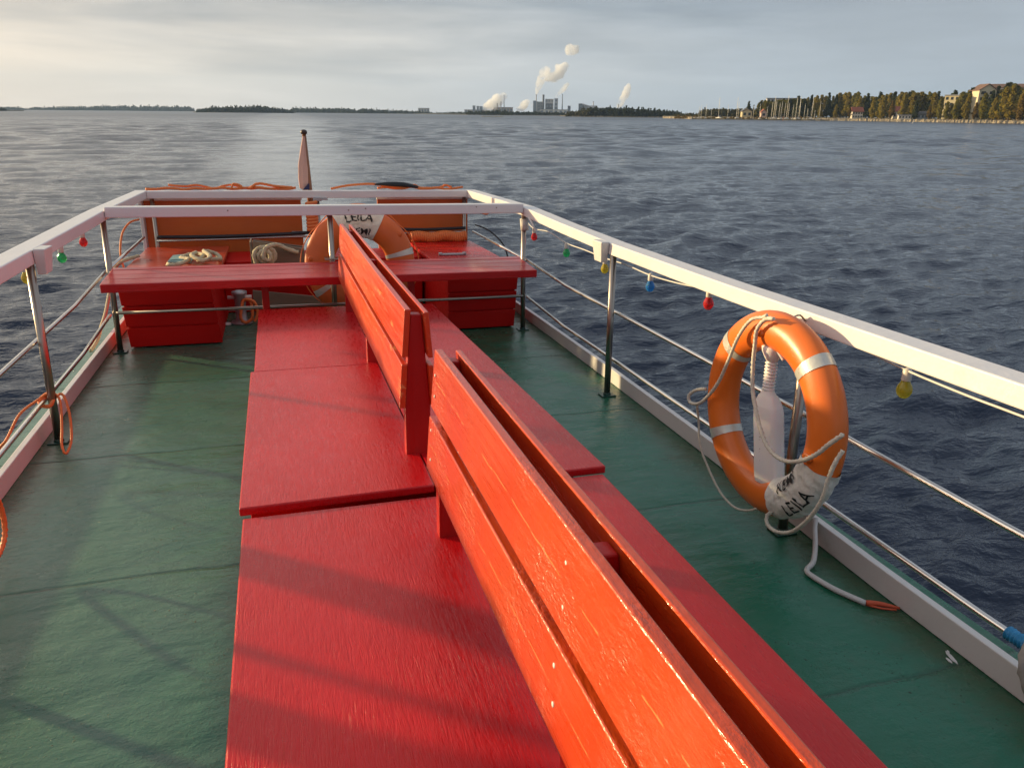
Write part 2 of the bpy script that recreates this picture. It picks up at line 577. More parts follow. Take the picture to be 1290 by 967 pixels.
def side_railing(side):
    s = side
    xp = -1.215 if s < 0 else 1.985          # posts
    xr = -1.235 if s < 0 else 2.012          # middle of the top rail
    t = thing('railing', 'white topped steel railing along the %s edge of the green deck' % ('left, sunny' if s < 0 else 'right'), 'railing', (xp, 3, 0))
    hw = .056
    m = MB()
    ys = [-1.5, .5, 1.5, 2.4, 3.0, 3.7, 4.3, 4.8, 5.2, 5.7, 6.13, 7.1, 8.17]
    m.sweep_box([[(xr - hw, y, rail_z(y, s)), (xr + hw, y, rail_z(y, s)), (xr + hw, y, rail_z(y, s) + .072), (xr - hw, y, rail_z(y, s) + .072)] for y in ys])
    part('top_rail', m, M['white'], t, .006)
    for y in POST_Y:
        if y < 8:
            m = MB()
            lean = .012 * -s
            m.tube([(xp, y, .0), (xp + lean, y, rail_z(y, s) + .004)], .0205, 16)
            p = part('post', m, M['steel_dark'], t)
            m = MB()
            m.box(xp - .050, xp + .050, y - .040, y + .040, 0.001, .009)
            m.lathe([(.027, .009), (.0225, .020), (.0212, .021)], (xp, y, 0), 14)
            part('base_plate', m, M['flange'], p, .003)
    xt = xp + .034 * s
    for z in (.235, .548):
        m = MB()
        sag = random.uniform(.002, .006)
        zn = -.03 * (s > 0)
        m.tube([(xt, -1.5, z - .01 + zn), (xt, .56, z + zn), (xt, 1.5, z + zn), (xt, 2.43, z + zn * .4), (xt, 3.4, z - sag), (xt, 4.3, z + .004), (xt, 5.2, z + .008), (xt, 6.13, z + .055)], .0120, 12)
        if z > .5:
            m.tube([(xt, 6.13, z + .055), (xt, 8.06, z + .075)], .0125, 12)
        part('rail_tube', m, M['steel'], t)
    # toe board
    xc = -1.305 if s < 0 else 2.078
    m = MB()
    secs = []
    for y in (-1.5, 1.3, 2, 3.2, 4.6, 6.1, 8.2):
        xq = xc + (0 if s < 0 else (-.015 if y < 1.4 else -.008 if y < 3 else .03 if y < 4 else .058 if y < 5 else .07))
        ht = .098
        secs.append([(xq - .016, y, .002), (xq + .016, y, .002), (xq + .016, y, ht), (xq - .016, y, ht)])
    m.sweep_box(secs)
    part('toe_board', m, M['white_old'], t, .004)
    # tapered box fixed to the inner side of the rail
    yb = 4.36 if s < 0 else 4.40
    zb = rail_z(yb, s)
    x0 = xr - s * hw
    m = MB()
    inn = -s
    xs = sorted([x0 + inn * .002, x0 + inn * .058])
    xl = sorted([x0 + inn * .002, x0 + inn * .044])
    m.hexa([(xl[0], yb - .055, zb - .055), (xl[1], yb - .055, zb - .055), (xl[1], yb + .055, zb - .055), (xl[0], yb + .055, zb - .055),
            (xs[0], yb - .075, zb + .074), (xs[1], yb - .075, zb + .074), (xs[1], yb + .075, zb + .074), (xs[0], yb + .075, zb + .074)])
    part('rail_box', m, M['white_old'], t, .005)
    if s > 0:
        m = MB()
        m.tube([(xp, 6.13, .86), (xp - .01, 6.13, .955)], .034, 16)
        part('tape_wrap', m, M['canvas'], t)
        m = MB()
        m.tube([(xr - .05, 5.95, .985), (xr - .045, 5.86, .935), (xr - .04, 5.80, .885)], [.012, .010, .003], 6)
        part('loose_splinter', m, M['white_old'], t)
    return t


rail_l = side_railing(-1)
rail_r = side_railing(1)

t = thing('railing', 'white cross rail on one steel post behind the long red bench', 'railing', (.39, 6.13, 0))
m = MB()
m.sweep_box([[(x, 6.075, 1.005), (x, 6.185, 1.005), (x, 6.185, 1.080), (x, 6.075, 1.080)] for x in (-1.176, .4, 1.953)])
part('cross_rail', m, M['white'], t, .006)
m = MB()
m.tube([(.39, 6.12, 0), (.388, 6.12, 1.004)], .021, 16)
p = part('post', m, M['steel_dark'], t)
m = MB()
m.box(.33, .45, 6.07, 6.185, .662, .672)
part('flange', m, M['steel_dark'], p, .003)
m = MB()
m.tube([(-1.20, 6.10, .31), (.39, 6.095, .305), (1.97, 6.10, .305)], .0120, 12)
part('rail_tube', m, M['steel_dark'], t)
m = MB()
for x, z in ((.53, 1.045), (.66, 1.055), (-.35, 1.05), (1.55, 1.06), (1.72, 1.052)):
    m.lathe([(.006, 0), (.006, .002), (.003, .003)], (x, 6.0745, z), 8, (0, -1, 0))
part('screw', m, M['steel_dark'], t, kind='stuff')

t = thing('railing', 'white rail with steel posts across the very stern', 'railing', (.4, 8.1, 0))
m = MB()
m.sweep_box([[(x, 8.06, .985), (x, 8.17, .985), (x, 8.17, 1.055), (x, 8.06, 1.055)] for x in (-1.178, .4, 1.955)])
part('cross_rail', m, M['white'], t, .006)
for x in (-1.14, .40, 1.93):
    m = MB()
    m.tube([(x, 8.10, .0), (x, 8.10, .984)], .02, 14)
    part('post', m, M['steel_dark'], t)
m = MB()
m.tube([(-1.14, 8.07, .585), (.40, 8.07, .605), (1.93, 8.07, .62)], .0125, 10)
part('rail_tube', m, M['steel'], t)
m = MB()
m.tube(spline([(-1.13, 8.045, .625), (-.6, 8.05, .620), (.0, 8.04, .632), (.395, 8.045, .650)], .08), .017, 10)
part('black_hose', m, M['black'], t)
m = MB()
m.tube(spline([(.41, 8.045, .655), (1.0, 8.05, .665), (1.5, 8.04, .655), (1.93, 8.045, .665)], .08), .016, 10)
part('black_hose', m, M['black'], t)
m = MB()
m.box(.36, .44, 8.04, 8.058, .955, .99)
m.box(.44, .50, 8.04, 8.058, .965, .985)
part('clamp', m, M['galv'], t, .003)

# ------------------------------------------------------------------ back-to-back benches on the deck lockers
CX = .453


def backrest(t, y0, y1, posts, mats, rightshift=0.0, rng_=None):
    for y in posts:
        m = MB()
        th = .022
        prof = [(-.052, .30), (.043, .30), (.043, .66), (.015, .990), (-.024, .992), (-.052, .66)]
        vs = [(CX + px, y - th, z) for px, z in prof] + [(CX + px, y + th, z) for px, z in prof]
        n = len(prof)
        m.add(vs, [tuple(range(n)), tuple(range(2 * n - 1, n - 1, -1))] + [(i + n, (i + 1) % n + n, (i + 1) % n, i) for i in range(n)])
        part('backrest_post', m, M['red_post'], t, .004)
    # slats follow the sloping sides of the posts
    for s in (-1, 1):
        for (z0, z1) in ((.640, .808), (.836, 1.012)):
            def xin(z):
                return .052 - (.028) * (max(z, .66) - .66) / .34 + .001
            th = .023
            ya, yb = y0, y1
            if s > 0:
                th = .018
                z1 = z1 - .006 if z1 > .9 else z1
                ya, yb = y0 + rightshift, y1 - rightshift * .4
            m = MB()
            secs = []
            k = 10
            for i in range(k + 1):
                y = ya + (yb - ya) * i / k
                w = .0018 * math.sin(2.1 * y + s + z0 * 9)
                a, b_ = xin(z0) + w - (.009 if s > 0 else 0), xin(z1) + w - (.009 if s > 0 else 0)
                secs.append([(CX + s * a, y, z0), (CX + s * (a + th), y, z0), (CX + s * (b_ + th), y, z1), (CX + s * b_, y, z1)])
            if s < 0:
                secs = [[q[1], q[0], q[3], q[2]] for q in secs]
            m.sweep_box(secs)
            part('backrest_slat', m, mats, t, .0035)


def locker_body(t, x0, x1, y0, y1, z):
    m = MB()
    m.box(x0, x1, y0, y1, .001, z)
    part('locker_box', m, M['red_box'], t, .004)


far_b = thing('bench', 'back to back red bench nearer the stern, with three overlapping seat panels', 'bench', (CX, 4.0, 0), 'red back to back benches')
locker_body(far_b, -.160, 1.0, 2.42, 5.25, .418)
for (x0, x1, ya, yb, z0, z1, sk) in ((-.172, .452, 3.872, 5.345, .420, .450, 0), (-.189, .452, 2.335, 3.866, .422, .4515, .012), (.456, 1.062, 2.345, 5.30, .420, .450, .0)):
    m = MB()
    tx = .0
    if x0 > .4:                         # the starboard panel widens a little towards the bow
        m.hexa([(x0, ya, z0), (1.095, ya, z0), (1.022, yb, z0), (x0, yb, z0), (x0, ya, z1), (1.095, ya, z1), (1.022, yb, z1), (x0, yb, z1)])
    else:
        m.hexa([(x0, ya, z0), (x1, ya + sk, z0), (x1, yb, z0), (x0, yb, z0), (x0, ya, z1), (x1, ya + sk, z1), (x1, yb, z1), (x0, yb, z1)])
    part('seat_panel', m, M['red_panel'], far_b, .005)
backrest(far_b, 2.625, 5.42, (2.655, 3.93, 5.18), M['red_slat_far'], -.03)

near_b = thing('bench', 'back to back red bench nearest the viewer, its slats lit bright orange', 'bench', (CX, .8, 0), 'red back to back benches')
locker_body(near_b, -.168, 1.0, -1.4, 2.28, .400)
for (x0, x1, ya, yb) in ((-.178, .462, -1.5, 2.302), (.468, 1.074, -1.5, 2.322)):
    m = MB()
    m.box(x0, x1, ya, yb, .402, .432)
    part('seat_panel', m, M['red_panel'], near_b, .005)
backrest(near_b, -1.2, 2.085, (2.04, .955, -.25), M['red_slat'], .0)
for y, z in ((2.045, .945), (2.035, .885), (2.05, .775), (2.03, .69), (.985, .955), (.975, .88), (.98, .765), (.965, .70)):
    m = MB()
    zq = max(z, .66)
    m.lathe([(.0050, 0), (.0050, .0010), (.0034, .0016)], (CX - (.052 - .028 * (zq - .66) / .34 + .0238), y, z), 10, (-1, 0, .08))
    part('screw', m, M['canvas'], near_b)

# ------------------------------------------------------------------ long slatted bench across the boat
t = thing('bench', 'long slatted red bench running right across the boat in front of the cross rail', 'bench', (.37, 5.8, 0))
zt = .652
ys = [5.40, 5.575, 5.765, 5.955, 6.07]
for i in range(4):
    m = MB()
    a, b_ = ys[i] + .004, ys[i + 1] - .004
    xl = -1.135 - .03 * i / 3
    xr_ = 1.845 + .06 * i / 3
    zz = zt + random.uniform(-.002, .002)
    m.hexa([(xl, a, zz - .028), (xr_, a, zz - .028), (xr_ + .02, b_, zz - .028), (xl - .012, b_, zz - .028), (xl, a, zz), (xr_, a, zz), (xr_ + .02, b_, zz), (xl - .012, b_, zz)])
    part('seat_slat', m, M['red_bench'], t, .006)
m = MB()
m.box(-1.13, 1.845, 5.372, 5.400, .597, .6535)
part('front_board', m, M['red_bench'], t, .006)
m = MB()
m.box(-1.10, 1.86, 5.98, 6.05, .585, .622)
part('rear_beam', m, M['red_post'], t, .004)
for x in (-.125, .93):
    m = MB()
    m.box(x - .024, x + .024, 5.62, 5.68, .001, .622)
    part('leg', m, M['red_post'], t, .004)

# ------------------------------------------------------------------ stern lockers
def stern_locker(label, x0t, x1t, x0b, x1b, y0, y1, matlid, group):
    t = thing('locker', label, 'locker', ((x0b + x1b) / 2, y0, 0), group)
    H = .50
    def fx(z, a, b_):
        return a + (b_ - a) * z / H
    m = MB()
    m.hexa([(x0b + .01, y0 + .012, .006), (x1b - .01, y0 + .012, .006), (x1b - .01, y1, .006), (x0b + .01, y1, .006), (x0t + .01, y0 + .012, H), (x1t - .01, y0 + .012, H), (x1t - .01, y1, H), (x0t + .01, y1, H)])
    part('locker_box', m, M['red_box'], t, .004)
    zs = [.004, .165, .330, .497]
    for k in range(3):
        a, b_ = zs[k] + .006, zs[k + 1] - .006
        m = MB()
        xa0, xa1 = fx(a, x0b, x0t), fx(a, x1b, x1t)
        xb0, xb1 = fx(b_, x0b, x0t), fx(b_, x1b, x1t)
        yy = y0 + .006 - .001 * k
        m.hexa([(xa0, yy - .014, a), (xa1, yy - .014, a), (xa1, y0 + .012, a), (xa0, y0 + .012, a), (xb0, yy - .018, b_), (xb1, yy - .018, b_), (xb1, y0 + .012, b_), (xb0, y0 + .012, b_)])
        part('front_board', m, M['red_box'], t, .004)
    m = MB()
    m.box(min(x0t, x0b) - .03, max(x1t, x1b) + .012, y0 - .03, y1 + .03, H + .002, H + .030)
    part('lid', m, matlid, t, .006)
    return t


lk = stern_locker('slope sided red locker at the stern left, coiled rope lying on its lid', -1.195, -.545, -1.158, -.49, 6.235, 8.0, M['lid_sunlit'], 'red stern lockers')
lk2 = stern_locker('red locker at the stern right, behind the end of the long bench', 1.345, 1.968, 1.345, 1.937, 6.245, 8.0, M['red_panel'], 'red stern lockers')
m = MB()
m.box(1.43, 1.69, 7.0, 7.05, .532, .548)
m.box(1.43, 1.46, 7.0, 7.05, .5325, .556)
m.box(1.66, 1.69, 7.0, 7.05, .5325, .556)
part('handle', m, M['galv'], lk2, .004)
m = MB()
m.box(-.515, 1.325, 7.35, 8.0, .002, .475)  # chest widened across the gap to keep low sun off the right locker
t = single('locker', m, M['red_box'], 'low red chest behind the lifebuoy, extended between the two stern lockers to block the sun', 'locker', (-.1, 7.7, 0), bevel=.006)

# upright boards behind the stern rail
for lab, x0, x1, lx in (('wide orange painted board upright behind the stern rail, left of the flagstaff', -1.24, .24, -.32), ('narrower orange painted board upright behind the stern rail, right of the lifebuoy', 1.02, 2.0, 1.52)):
    t = thing('stern_board', lab, 'board', ((x0 + x1) / 2, 8.26, 0), 'orange stern boards')
    m = MB()
    m.box(x0, x1, 8.23, 8.26, .004, 1.045)  # hidden lower part added down to the deck to block low sun
    part('panel', m, M['orange_board'], t, .004)
    m = MB()
    m.box(x0 - .01, x1 + .01, 8.20, 8.229, .955, .985)
    part('batten', m, M['white_old'], t, .003)
    m = MB()
    m.box(lx - .018, lx + .018, 8.21, 8.229, .80, .87)
    part('latch', m, M['black'], t, .003)
    if x0 < 0:
        m = MB()
        m.box(x0 - .035, x0 - .003, 8.15, 8.26, .45, 1.04)
        part('side_frame', m, M['white_old'], t, .004)
        m = MB()
        m.box(.13, .26, 8.18, 8.229, .60, .64)
        part('bracket', m, M['galv'], t, .003)

# ------------------------------------------------------------------ lifebuoys
def text_mesh(txt, size):
    cu = bpy.data.curves.new('lettering', 'FONT')
    cu.body = txt
    cu.size = size
    cu.align_x = 'CENTER'
    cu.align_y = 'CENTER'
    cu.offset = size * .006
    cu.resolution_u = 3
    o = bpy.data.objects.new('lettering_source', cu)
    COL.objects.link(o)
    dg = bpy.context.evaluated_depsgraph_get()
    me = bpy.data.meshes.new_from_object(o.evaluated_get(dg))
    bpy.data.objects.remove(o)
    bpy.data.curves.remove(cu)
    bm = bmesh.new()
    bm.from_mesh(me)
    bmesh.ops.triangulate(bm, faces=bm.faces[:])
    for _ in range(2):
        es = [e for e in bm.edges if e.calc_length() > size * .18]
        if es:
            bmesh.ops.subdivide_edges(bm, edges=es, cuts=1)
            bmesh.ops.triangulate(bm, faces=bm.faces[:])
    vs = [tuple(v.co) for v in bm.verts]
    fs = [tuple(v.index for v in f.verts) for f in bm.faces]
    bm.free()
    bpy.data.meshes.remove(me)
    return vs, fs


def ring_fn(C, ex, ey, en, Rm, rr, rn):
    """angle a round the ring, angle b round the tube (b=0 towards the viewer, +90 outward)."""
    C, ex, ey, en = Vector(C), Vector(ex), Vector(ey), Vector(en)

    def f(a, b, off=0.0):
        rad = ex * math.cos(a) + ey * math.sin(a)
        return C + rad * (Rm + (rr + off) * math.sin(b)) + en * ((rn + off) * math.cos(b))
    return f


def lifebuoy(label, C, ex, ey, en, Rm, rr, rn, mat, tapes, sleeve, words, inward, loc, group, text_b=(55, -5), sizes=(.1, .085)):
    t = thing('lifebuoy', label, 'lifebuoy', loc, group)
    f = ring_fn(C, ex, ey, en, Rm, rr, rn)
    tau = 2 * math.pi
    flip = Vector(ex).cross(Vector(ey)).dot(Vector(en)) > 0
    m = MB()

    def body(u, v):
        a = u * tau
        # shallow lashing notches at the four rope points
        return f(a, v * tau)
    m.grid(body, 96, 28, True, True)
    part('ring', m, mat, t)
    for a in tapes:
        m = MB()
        w = R(7.0)
        m.grid(lambda u, v: f(R(a) + (u - .5) * w, v * tau, .0022), 7, 36, False, True)
        part('reflective_tape', m, M['reflective'], t)
    a0, a1 = R(sleeve[0]), R(sleeve[1])
    m = MB()

    def slv(u, v):
        aa = a0 + (a1 - a0) * u
        e = .004 + .0022 * math.sin(34 * v + 9 * u + 3 * math.sin(7 * u)) + .0016 * math.sin(61 * u + 15 * v)
        return f(aa, v * tau, e)
    m.grid(slv, 34, 64, False, True)
    s = part('name_sleeve', m, M['canvas'], t)
    am = (a0 + a1) / 2
    for wd, bdeg, sz in zip(words, text_b, sizes):
        m = MB()
        vs, fs = text_mesh(wd, sz)
        out = []
        for x, y, z in vs:
            b = R(bdeg) + (y / rr) * (-1 if inward else 1)
            rad = Rm + rr * math.sin(R(bdeg))
            aa = am + (x / rad) * (1 if inward else -1)
            out.append(f(aa + .012 * math.sin(70 * b + 9 * aa), b + .03 * math.sin(41 * aa), .0085))
        m.add(out, fs)
        part('lettering', m, M['ink'], s)
    return t, f


# the one on the right-hand railing: plane of the rail, seen from inboard (right = -y)
tilt = R(2)
CR = (1.845, 2.43, .557)
buoy_r, fR = lifebuoy('orange lifebuoy hanging upright on the right railing with a white bottle inside it', CR, (0, -1, 0), (0, 0, 1), (-1, 0, 0), .340, .078, .064,
                      M['orange_plastic'], (48, 139, 213), (-67, -13), ('KEMI', 'LEILA'), True, (1.845, 2.43, .15), 'orange lifebuoys', text_b=(-26, 40), sizes=(.062, .074))
# hollows with rope eyes in the ring
for a in (97, -8):
    m = MB()
    ctr = fR(R(a), R(-5), .002)
    m.lathe([(.001, .006), (.012, .006), (.017, .003), (.018, -.004)], ctr, 14, (-1, 0, 0), sy=1.5)
    part('rope_eye', m, M['orange_plastic'], buoy_r)
m = MB()
for pts, r in (([(1.755, 2.406, .973), (1.770, 2.448, .955), (1.757, 2.506, .930), (1.755, 2.574, .844), (1.755, 2.627, .727), (1.758, 2.682, .623), (1.757, 2.744, .541), (1.756, 2.82, .474), (1.757, 2.901, .454), (1.762, 2.914, .485), (1.768, 2.864, .524), (1.775, 2.805, .547)], .0085),
               ([(1.757, 2.84, .470), (1.79, 2.861, .372), (1.79, 2.828, .266), (1.80, 2.755, .178), (1.80, 2.642, .112), (1.80, 2.529, .095), (1.80, 2.435, .125), (1.80, 2.375, .165)], .0060),
               ([(1.765, 2.372, .965), (1.76, 2.415, .956), (1.76, 2.462, .904), (1.768, 2.475, .836), (1.770, 2.475, .755), (1.765, 2.451, .662), (1.757, 2.405, .595), (1.750, 2.35, .531), (1.748, 2.298, .485), (1.748, 2.234, .465), (1.748, 2.163, .473), (1.748, 2.091, .507), (1.752, 2.024, .56), (1.757, 1.978, .615), (1.772, 1.937, .666)], .0095),
               ([(1.772, 1.925, .613), (1.753, 1.933, .56), (1.750, 1.947, .494), (1.750, 1.957, .428), (1.752, 1.991, .349), (1.756, 2.049, .265), (1.765, 2.119, .198), (1.77, 2.2, .157), (1.775, 2.263, .155), (1.785, 2.284, .183), (1.80, 2.264, .211)], .0090)):
    m.rope(pts, r)
part('grab_rope', m, M['rope_white'], buoy_r)
# hook holding it to the rail
m = MB()
m.tube(spline([(1.954, 2.43, .935), (1.925, 2.43, .960), (1.90, 2.43, .955), (1.875, 2.43, .945)], .01), .004, 8)
part('hook', m, M['steel_dark'], buoy_r, .001)

# white rescue-line bottle hung inside it
t = thing('bottle', 'white plastic rescue line bottle with ribbed neck hanging inside the orange lifebuoy', 'bottle', (1.842, 2.44, .26))
m = MB()
cx_, cy_ = 1.842, 2.372


def bot(u, v):
    prof = [(.0, .275), (.030, .272), (.047, .280), (.050, .30), (.050, .565), (.047, .59), (.036, .62), (.024, .645), (.0205, .655)]
    k = u * (len(prof) - 1)
    i = min(int(k), len(prof) - 2)
    fr = k - i
    r = prof[i][0] * (1 - fr) + prof[i + 1][0] * fr
    z = prof[i][1] * (1 - fr) + prof[i + 1][1] * fr
    th = v * 2 * math.pi
    sq = 4.0 if r > .03 else 2.4
    cth, sth = math.cos(th), math.sin(th)
    q = (abs(cth) ** sq + abs(sth) ** sq) ** (-1 / sq)
    a = R(18)
    x, y = q * cth * r * .85, q * sth * r * 1.12
    return (cx_ + x * math.cos(a) - y * math.sin(a), cy_ + x * math.sin(a) + y * math.cos(a) + (z - .275) * .22, z)


m.grid(bot, 60, 40, False, True)
part('bottle_body', m, M['bottle'], t)
m = MB()
prof = []
for i in range(57):
    z = .653 + .12 * i / 56
    prof.append((.0225 + .0035 * math.sin(i / 56 * 2 * math.pi * 9), z))
yo = cy_ + .0836
m.lathe(prof, (cx_, yo, 0), 20)
part('ribbed_neck', m, M['bottle'], t)
m = MB()
m.lathe([(.022, .772), (.030, .785), (.043, .812), (.046, .83), (.040, .838), (.030, .835)], (cx_, yo, 0), 22)
m.tube(spline([(cx_ - .02, yo + .03, .83), (cx_ - .03, yo + .01, .865), (cx_ - .03, yo - .05, .845), (cx_ - .01, yo - .085, .80)], .01), .0075, 8)
part('cap', m, M['bottle'], t)
m = MB()
a = R(18)
for i in range(17):
    z = .36 + .012 * i
    w = random.uniform(.018, .032)
    c0 = Vector((cx_ - .0438, cy_ + .012 + (z - .275) * .22, z))
    m.hexa([tuple(c0 + Vector((dx, dy + dx * 0, dz))) for dz in (-.0022, .0022) for dx, dy in ((-.0012, -w / 2), (.0012, -w / 2), (.0012, w / 2), (-.0012, w / 2))])
part('printed_text_block', m, M['print'], t, kind='stuff')

# stern lifebuoy, name sleeve at its top, leaning behind the cross rail
CA = (.637, 6.40, .575)
n_ = Vector((0, -1, .10)).normalized()
up_ = Vector((0, .10, 1)).normalized()
buoy_s, fS = lifebuoy('large faded orange lifebuoy standing at the stern behind the cross rail', CA, (1, 0, 0), up_, n_, .335, .118, .062,
                      M['orange_worn'], (13, 212, 320), (62, 118), ('LEILA', 'KEMI'), False, (.637, 6.4, .12), 'orange lifebuoys', text_b=(22, -34), sizes=(.098, .082))
m = MB()
pts = []
for i in range(4):
    a0 = 45 + 90 * i
    for k in range(8):
        a_ = R(a0 + 90 * k / 8)
        pts.append(fS(a_, R(80), .006 + .03 * math.sin(math.pi * k / 8)))
m.rope(pts, .005, closed=True)
part('grab_rope', m, M['rope_orange'], buoy_s)
for a in (36, 172):
    m = MB()
    m.lathe([(.002, .004), (.02, .004), (.024, 0), (.024, -.004)], fS(R(a), R(35), .001), 14, tuple(n_))
    part('rope_eye', m, M['orange_worn'], buoy_s)

# its twin on the left railing, just outside the frame; its shadow lies over the near seat panel
CL = (-1.10, 2.43, .60)
buoy_l, fL = lifebuoy('orange lifebuoy hung on the left railing opposite the one with the bottle', CL, (0, 1, 0), (0, 0, 1), (1, 0, 0), .325, .073, .062,
                      M['orange_plastic'], (48, 139, 213), (-67, -13), ('KEMI', 'LEILA'), True, (-1.1, 2.43, .2), 'orange lifebuoys', text_b=(-26, 40), sizes=(.062, .074))
m = MB()
m.rope([(-1.06, 2.60, .22), (-1.07, 2.80, .235), (-1.09, 2.98, .27), (-1.10, 3.05, .24), (-1.10, 3.06, .16), (-1.10, 3.036, .104), (-1.10, 2.96, .075), (-1.09, 2.86, .10), (-1.08, 2.70, .16)], .011)
part('grab_rope', m, M['rope_orange'], buoy_l)

# ------------------------------------------------------------------ ropes and small things
m = MB()
m.rope([(-1.205, 4.30, .24), (-1.175, 4.33, .262), (-1.150, 4.30, .235), (-1.13, 4.25, .16), (-1.12, 4.17, .06), (-1.13, 4.08, .018), (-1.15, 4.10, .05), (-1.16, 4.19, .12), (-1.17, 4.27, .20), (-1.185, 4.31, .255), (-1.235, 4.33, .268), (-1.275, 4.28, .25)], .0075)
m.rope([(-1.275, 4.28, .25), (-1.33, 4.17, .22), (-1.36, 4.05, .15), (-1.36, 3.95, .135), (-1.34, 3.85, .165), (-1.29, 3.80, .215)], .0075)
m.tube(spline([(-1.215, 4.27, .222), (-1.205, 4.31, .26), (-1.245, 4.345, .262), (-1.275, 4.31, .235), (-1.25, 4.275, .218)], .008, True), .010, 10, True)
single('rope', m, M['rope_orange'], 'thin orange rope looped round the left railing post, hanging to the deck', 'rope', (-1.2, 4.3, 0))

m = MB()
m.rope([(-.90, 6.80, .552), (-.87, 6.747, .553), (-.80, 6.80, .555), (-.753, 6.982, .562), (-.83, 7.14, .555), (-.732, 7.22, .575), (-.631, 7.05, .583), (-.665, 6.86, .57), (-.554, 6.857, .577), (-.50, 6.974, .562), (-.551, 7.18, .577), (-.635, 7.12, .61), (-.57, 6.86, .60), (-.62, 6.80, .575), (-.72, 6.93, .60), (-.70, 7.10, .60)], .021)
single('rope', m, M['rope_tan'], 'thick tan mooring rope heaped on the left stern locker lid', 'rope', (-.7, 7, .53))
m = MB()
m.hexa([(-.93, 7.03, .532), (-.74, 6.95, .532), (-.73, 7.42, .532), (-.92, 7.34, .532), (-.93, 7.03, .545), (-.74, 6.95, .545), (-.73, 7.42, .552), (-.92, 7.34, .552)])
m.box(-.915, -.76, 7.05, 7.32, .5455, .556)
single('plate', m, M['plate'], 'flat pale green plastic plate under the tan rope on the stern locker', 'plate', (-.83, 7.2, .53), bevel=.003)
m = MB()
m.rope([(-1.20, 7.35, .548), (-1.24, 7.20, .552), (-1.285, 7.06, .545), (-1.345, 7.10, .50), (-1.365, 7.0, .42), (-1.39, 6.9, .30), (-1.395, 6.7, .19), (-1.40, 6.5, .12), (-1.41, 6.35, .05), (-1.42, 6.15, .02)], .016)
single('rope', m, M['rope_tan'], 'tan rope running from the left stern locker down outside the toe board', 'rope', (-1.3, 6.8, 0))
m = MB()
m.rope([(-1.26, 8.0, .80), (-1.33, 7.9, .78), (-1.37, 7.7, .70), (-1.38, 7.55, .55), (-1.36, 7.5, .42)], .010)
single('rope', m, M['rope_orange'], 'orange rope bight hanging outside the left stern post', 'rope', (-1.3, 7.8, 0))

# orange rope lying along the top of the stern boards
def wavy(x0, x1, n, y, z, amp):
    return [(x0 + (x1 - x0) * i / n, y + random.uniform(-.03, .03), z + random.uniform(0, amp)) for i in range(n + 1)]


m = MB()
m.rope(wavy(-1.2, .20, 16, 8.245, 1.058, .022), .014)
m.rope(wavy(-1.0, .18, 14, 8.265, 1.062, .045), .012)
m.rope([(-.42, 8.24, 1.06), (-.40, 8.25, 1.11), (-.34, 8.25, 1.10), (-.31, 8.24, 1.07)], .012)
m.rope([(-.25, 8.24, 1.065), (-.16, 8.25, 1.115), (.0, 8.25, 1.09), (.17, 8.25, 1.075)], .015)
single('rope', m, M['rope_orange'], 'orange rope laid along the top of the wide stern board', 'rope', (-.5, 8.25, 1.05))
m = MB()
m.rope(wavy(1.03, 1.95, 10, 8.245, 1.058, .022), .013)
m.rope([(.55, 8.25, 1.062), (.72, 8.25, 1.095), (.95, 8.25, 1.112), (1.10, 8.25, 1.095), (1.35, 8.25, 1.075), (1.42, 8.25, 1.10), (1.5, 8.25, 1.07), (1.7, 8.25, 1.075), (1.76, 8.25, 1.10), (1.83, 8.25, 1.075)], .013)
single('rope', m, M['rope_orange'], 'orange rope strung over the narrower stern board', 'rope', (1.5, 8.25, 1.05))
m = MB()
m.tube(spline([(1.0, 8.235, 1.106), (1.10, 8.23, 1.112), (1.30, 8.23, 1.105), (1.46, 8.235, 1.078)], .03), [.008 + .017 * math.sin(math.pi * min(1, i / 15)) for i in range(len(spline([(1.0, 8.235, 1.106), (1.10, 8.23, 1.112), (1.30, 8.23, 1.105), (1.46, 8.235, 1.078)], .03)))], 10)
single('fender', m, M['black'], 'thin dark rubber strip tied along the stern rope', 'strip', (1.2, 8.25, 1.1))

# coiled orange line hung on the stern rail
m = MB()
hel = []
for i in range(26 * 10 + 1):
    t_ = i / 10 * 2 * math.pi
    hel.append((1.33 + .60 * i / 260, 8.0 + .040 * math.cos(t_), .585 + .045 * math.sin(t_) + .01 * math.sin(i * .05)))
m.tube(hel, .0125, 8)
single('rope', m, M['rope_orange'], 'orange line wound tightly round the stern rail above the right locker', 'rope', (1.6, 8, .58))
m = MB()
hel = []
for i in range(9 * 12 + 1):
    t_ = i / 12 * 2 * math.pi
    hel.append((.335 + .045 * math.cos(t_), 8.02 + .030 * math.sin(t_), .66 + .032 * i / 12))
m.tube(hel, .019, 8)
single('rope', m, M['rope_orange'], 'orange line coiled upright beside the middle stern post', 'rope', (.33, 8, .66))

# loose ends by the right stern post
m = MB()
m.rope([(2.02, 8.0, .86), (2.08, 7.95, .83), (2.13, 7.9, .82), (2.17, 7.9, .855), (2.16, 7.9, .88)], .008)
single('rope', m, M['rope_orange'], 'frayed orange rope end sticking out past the right stern post', 'rope', (2.05, 8, .85))
m = MB()
m.tube(spline([(2.03, 8.0, .70), (2.13, 7.8, .66), (2.22, 7.6, .55), (2.25, 7.5, .42), (2.24, 7.5, .34)], .03), .008, 8)
single('cable', m, M['black'], 'thin black cable arching outside the right stern post', 'cable', (2.1, 7.8, .5))

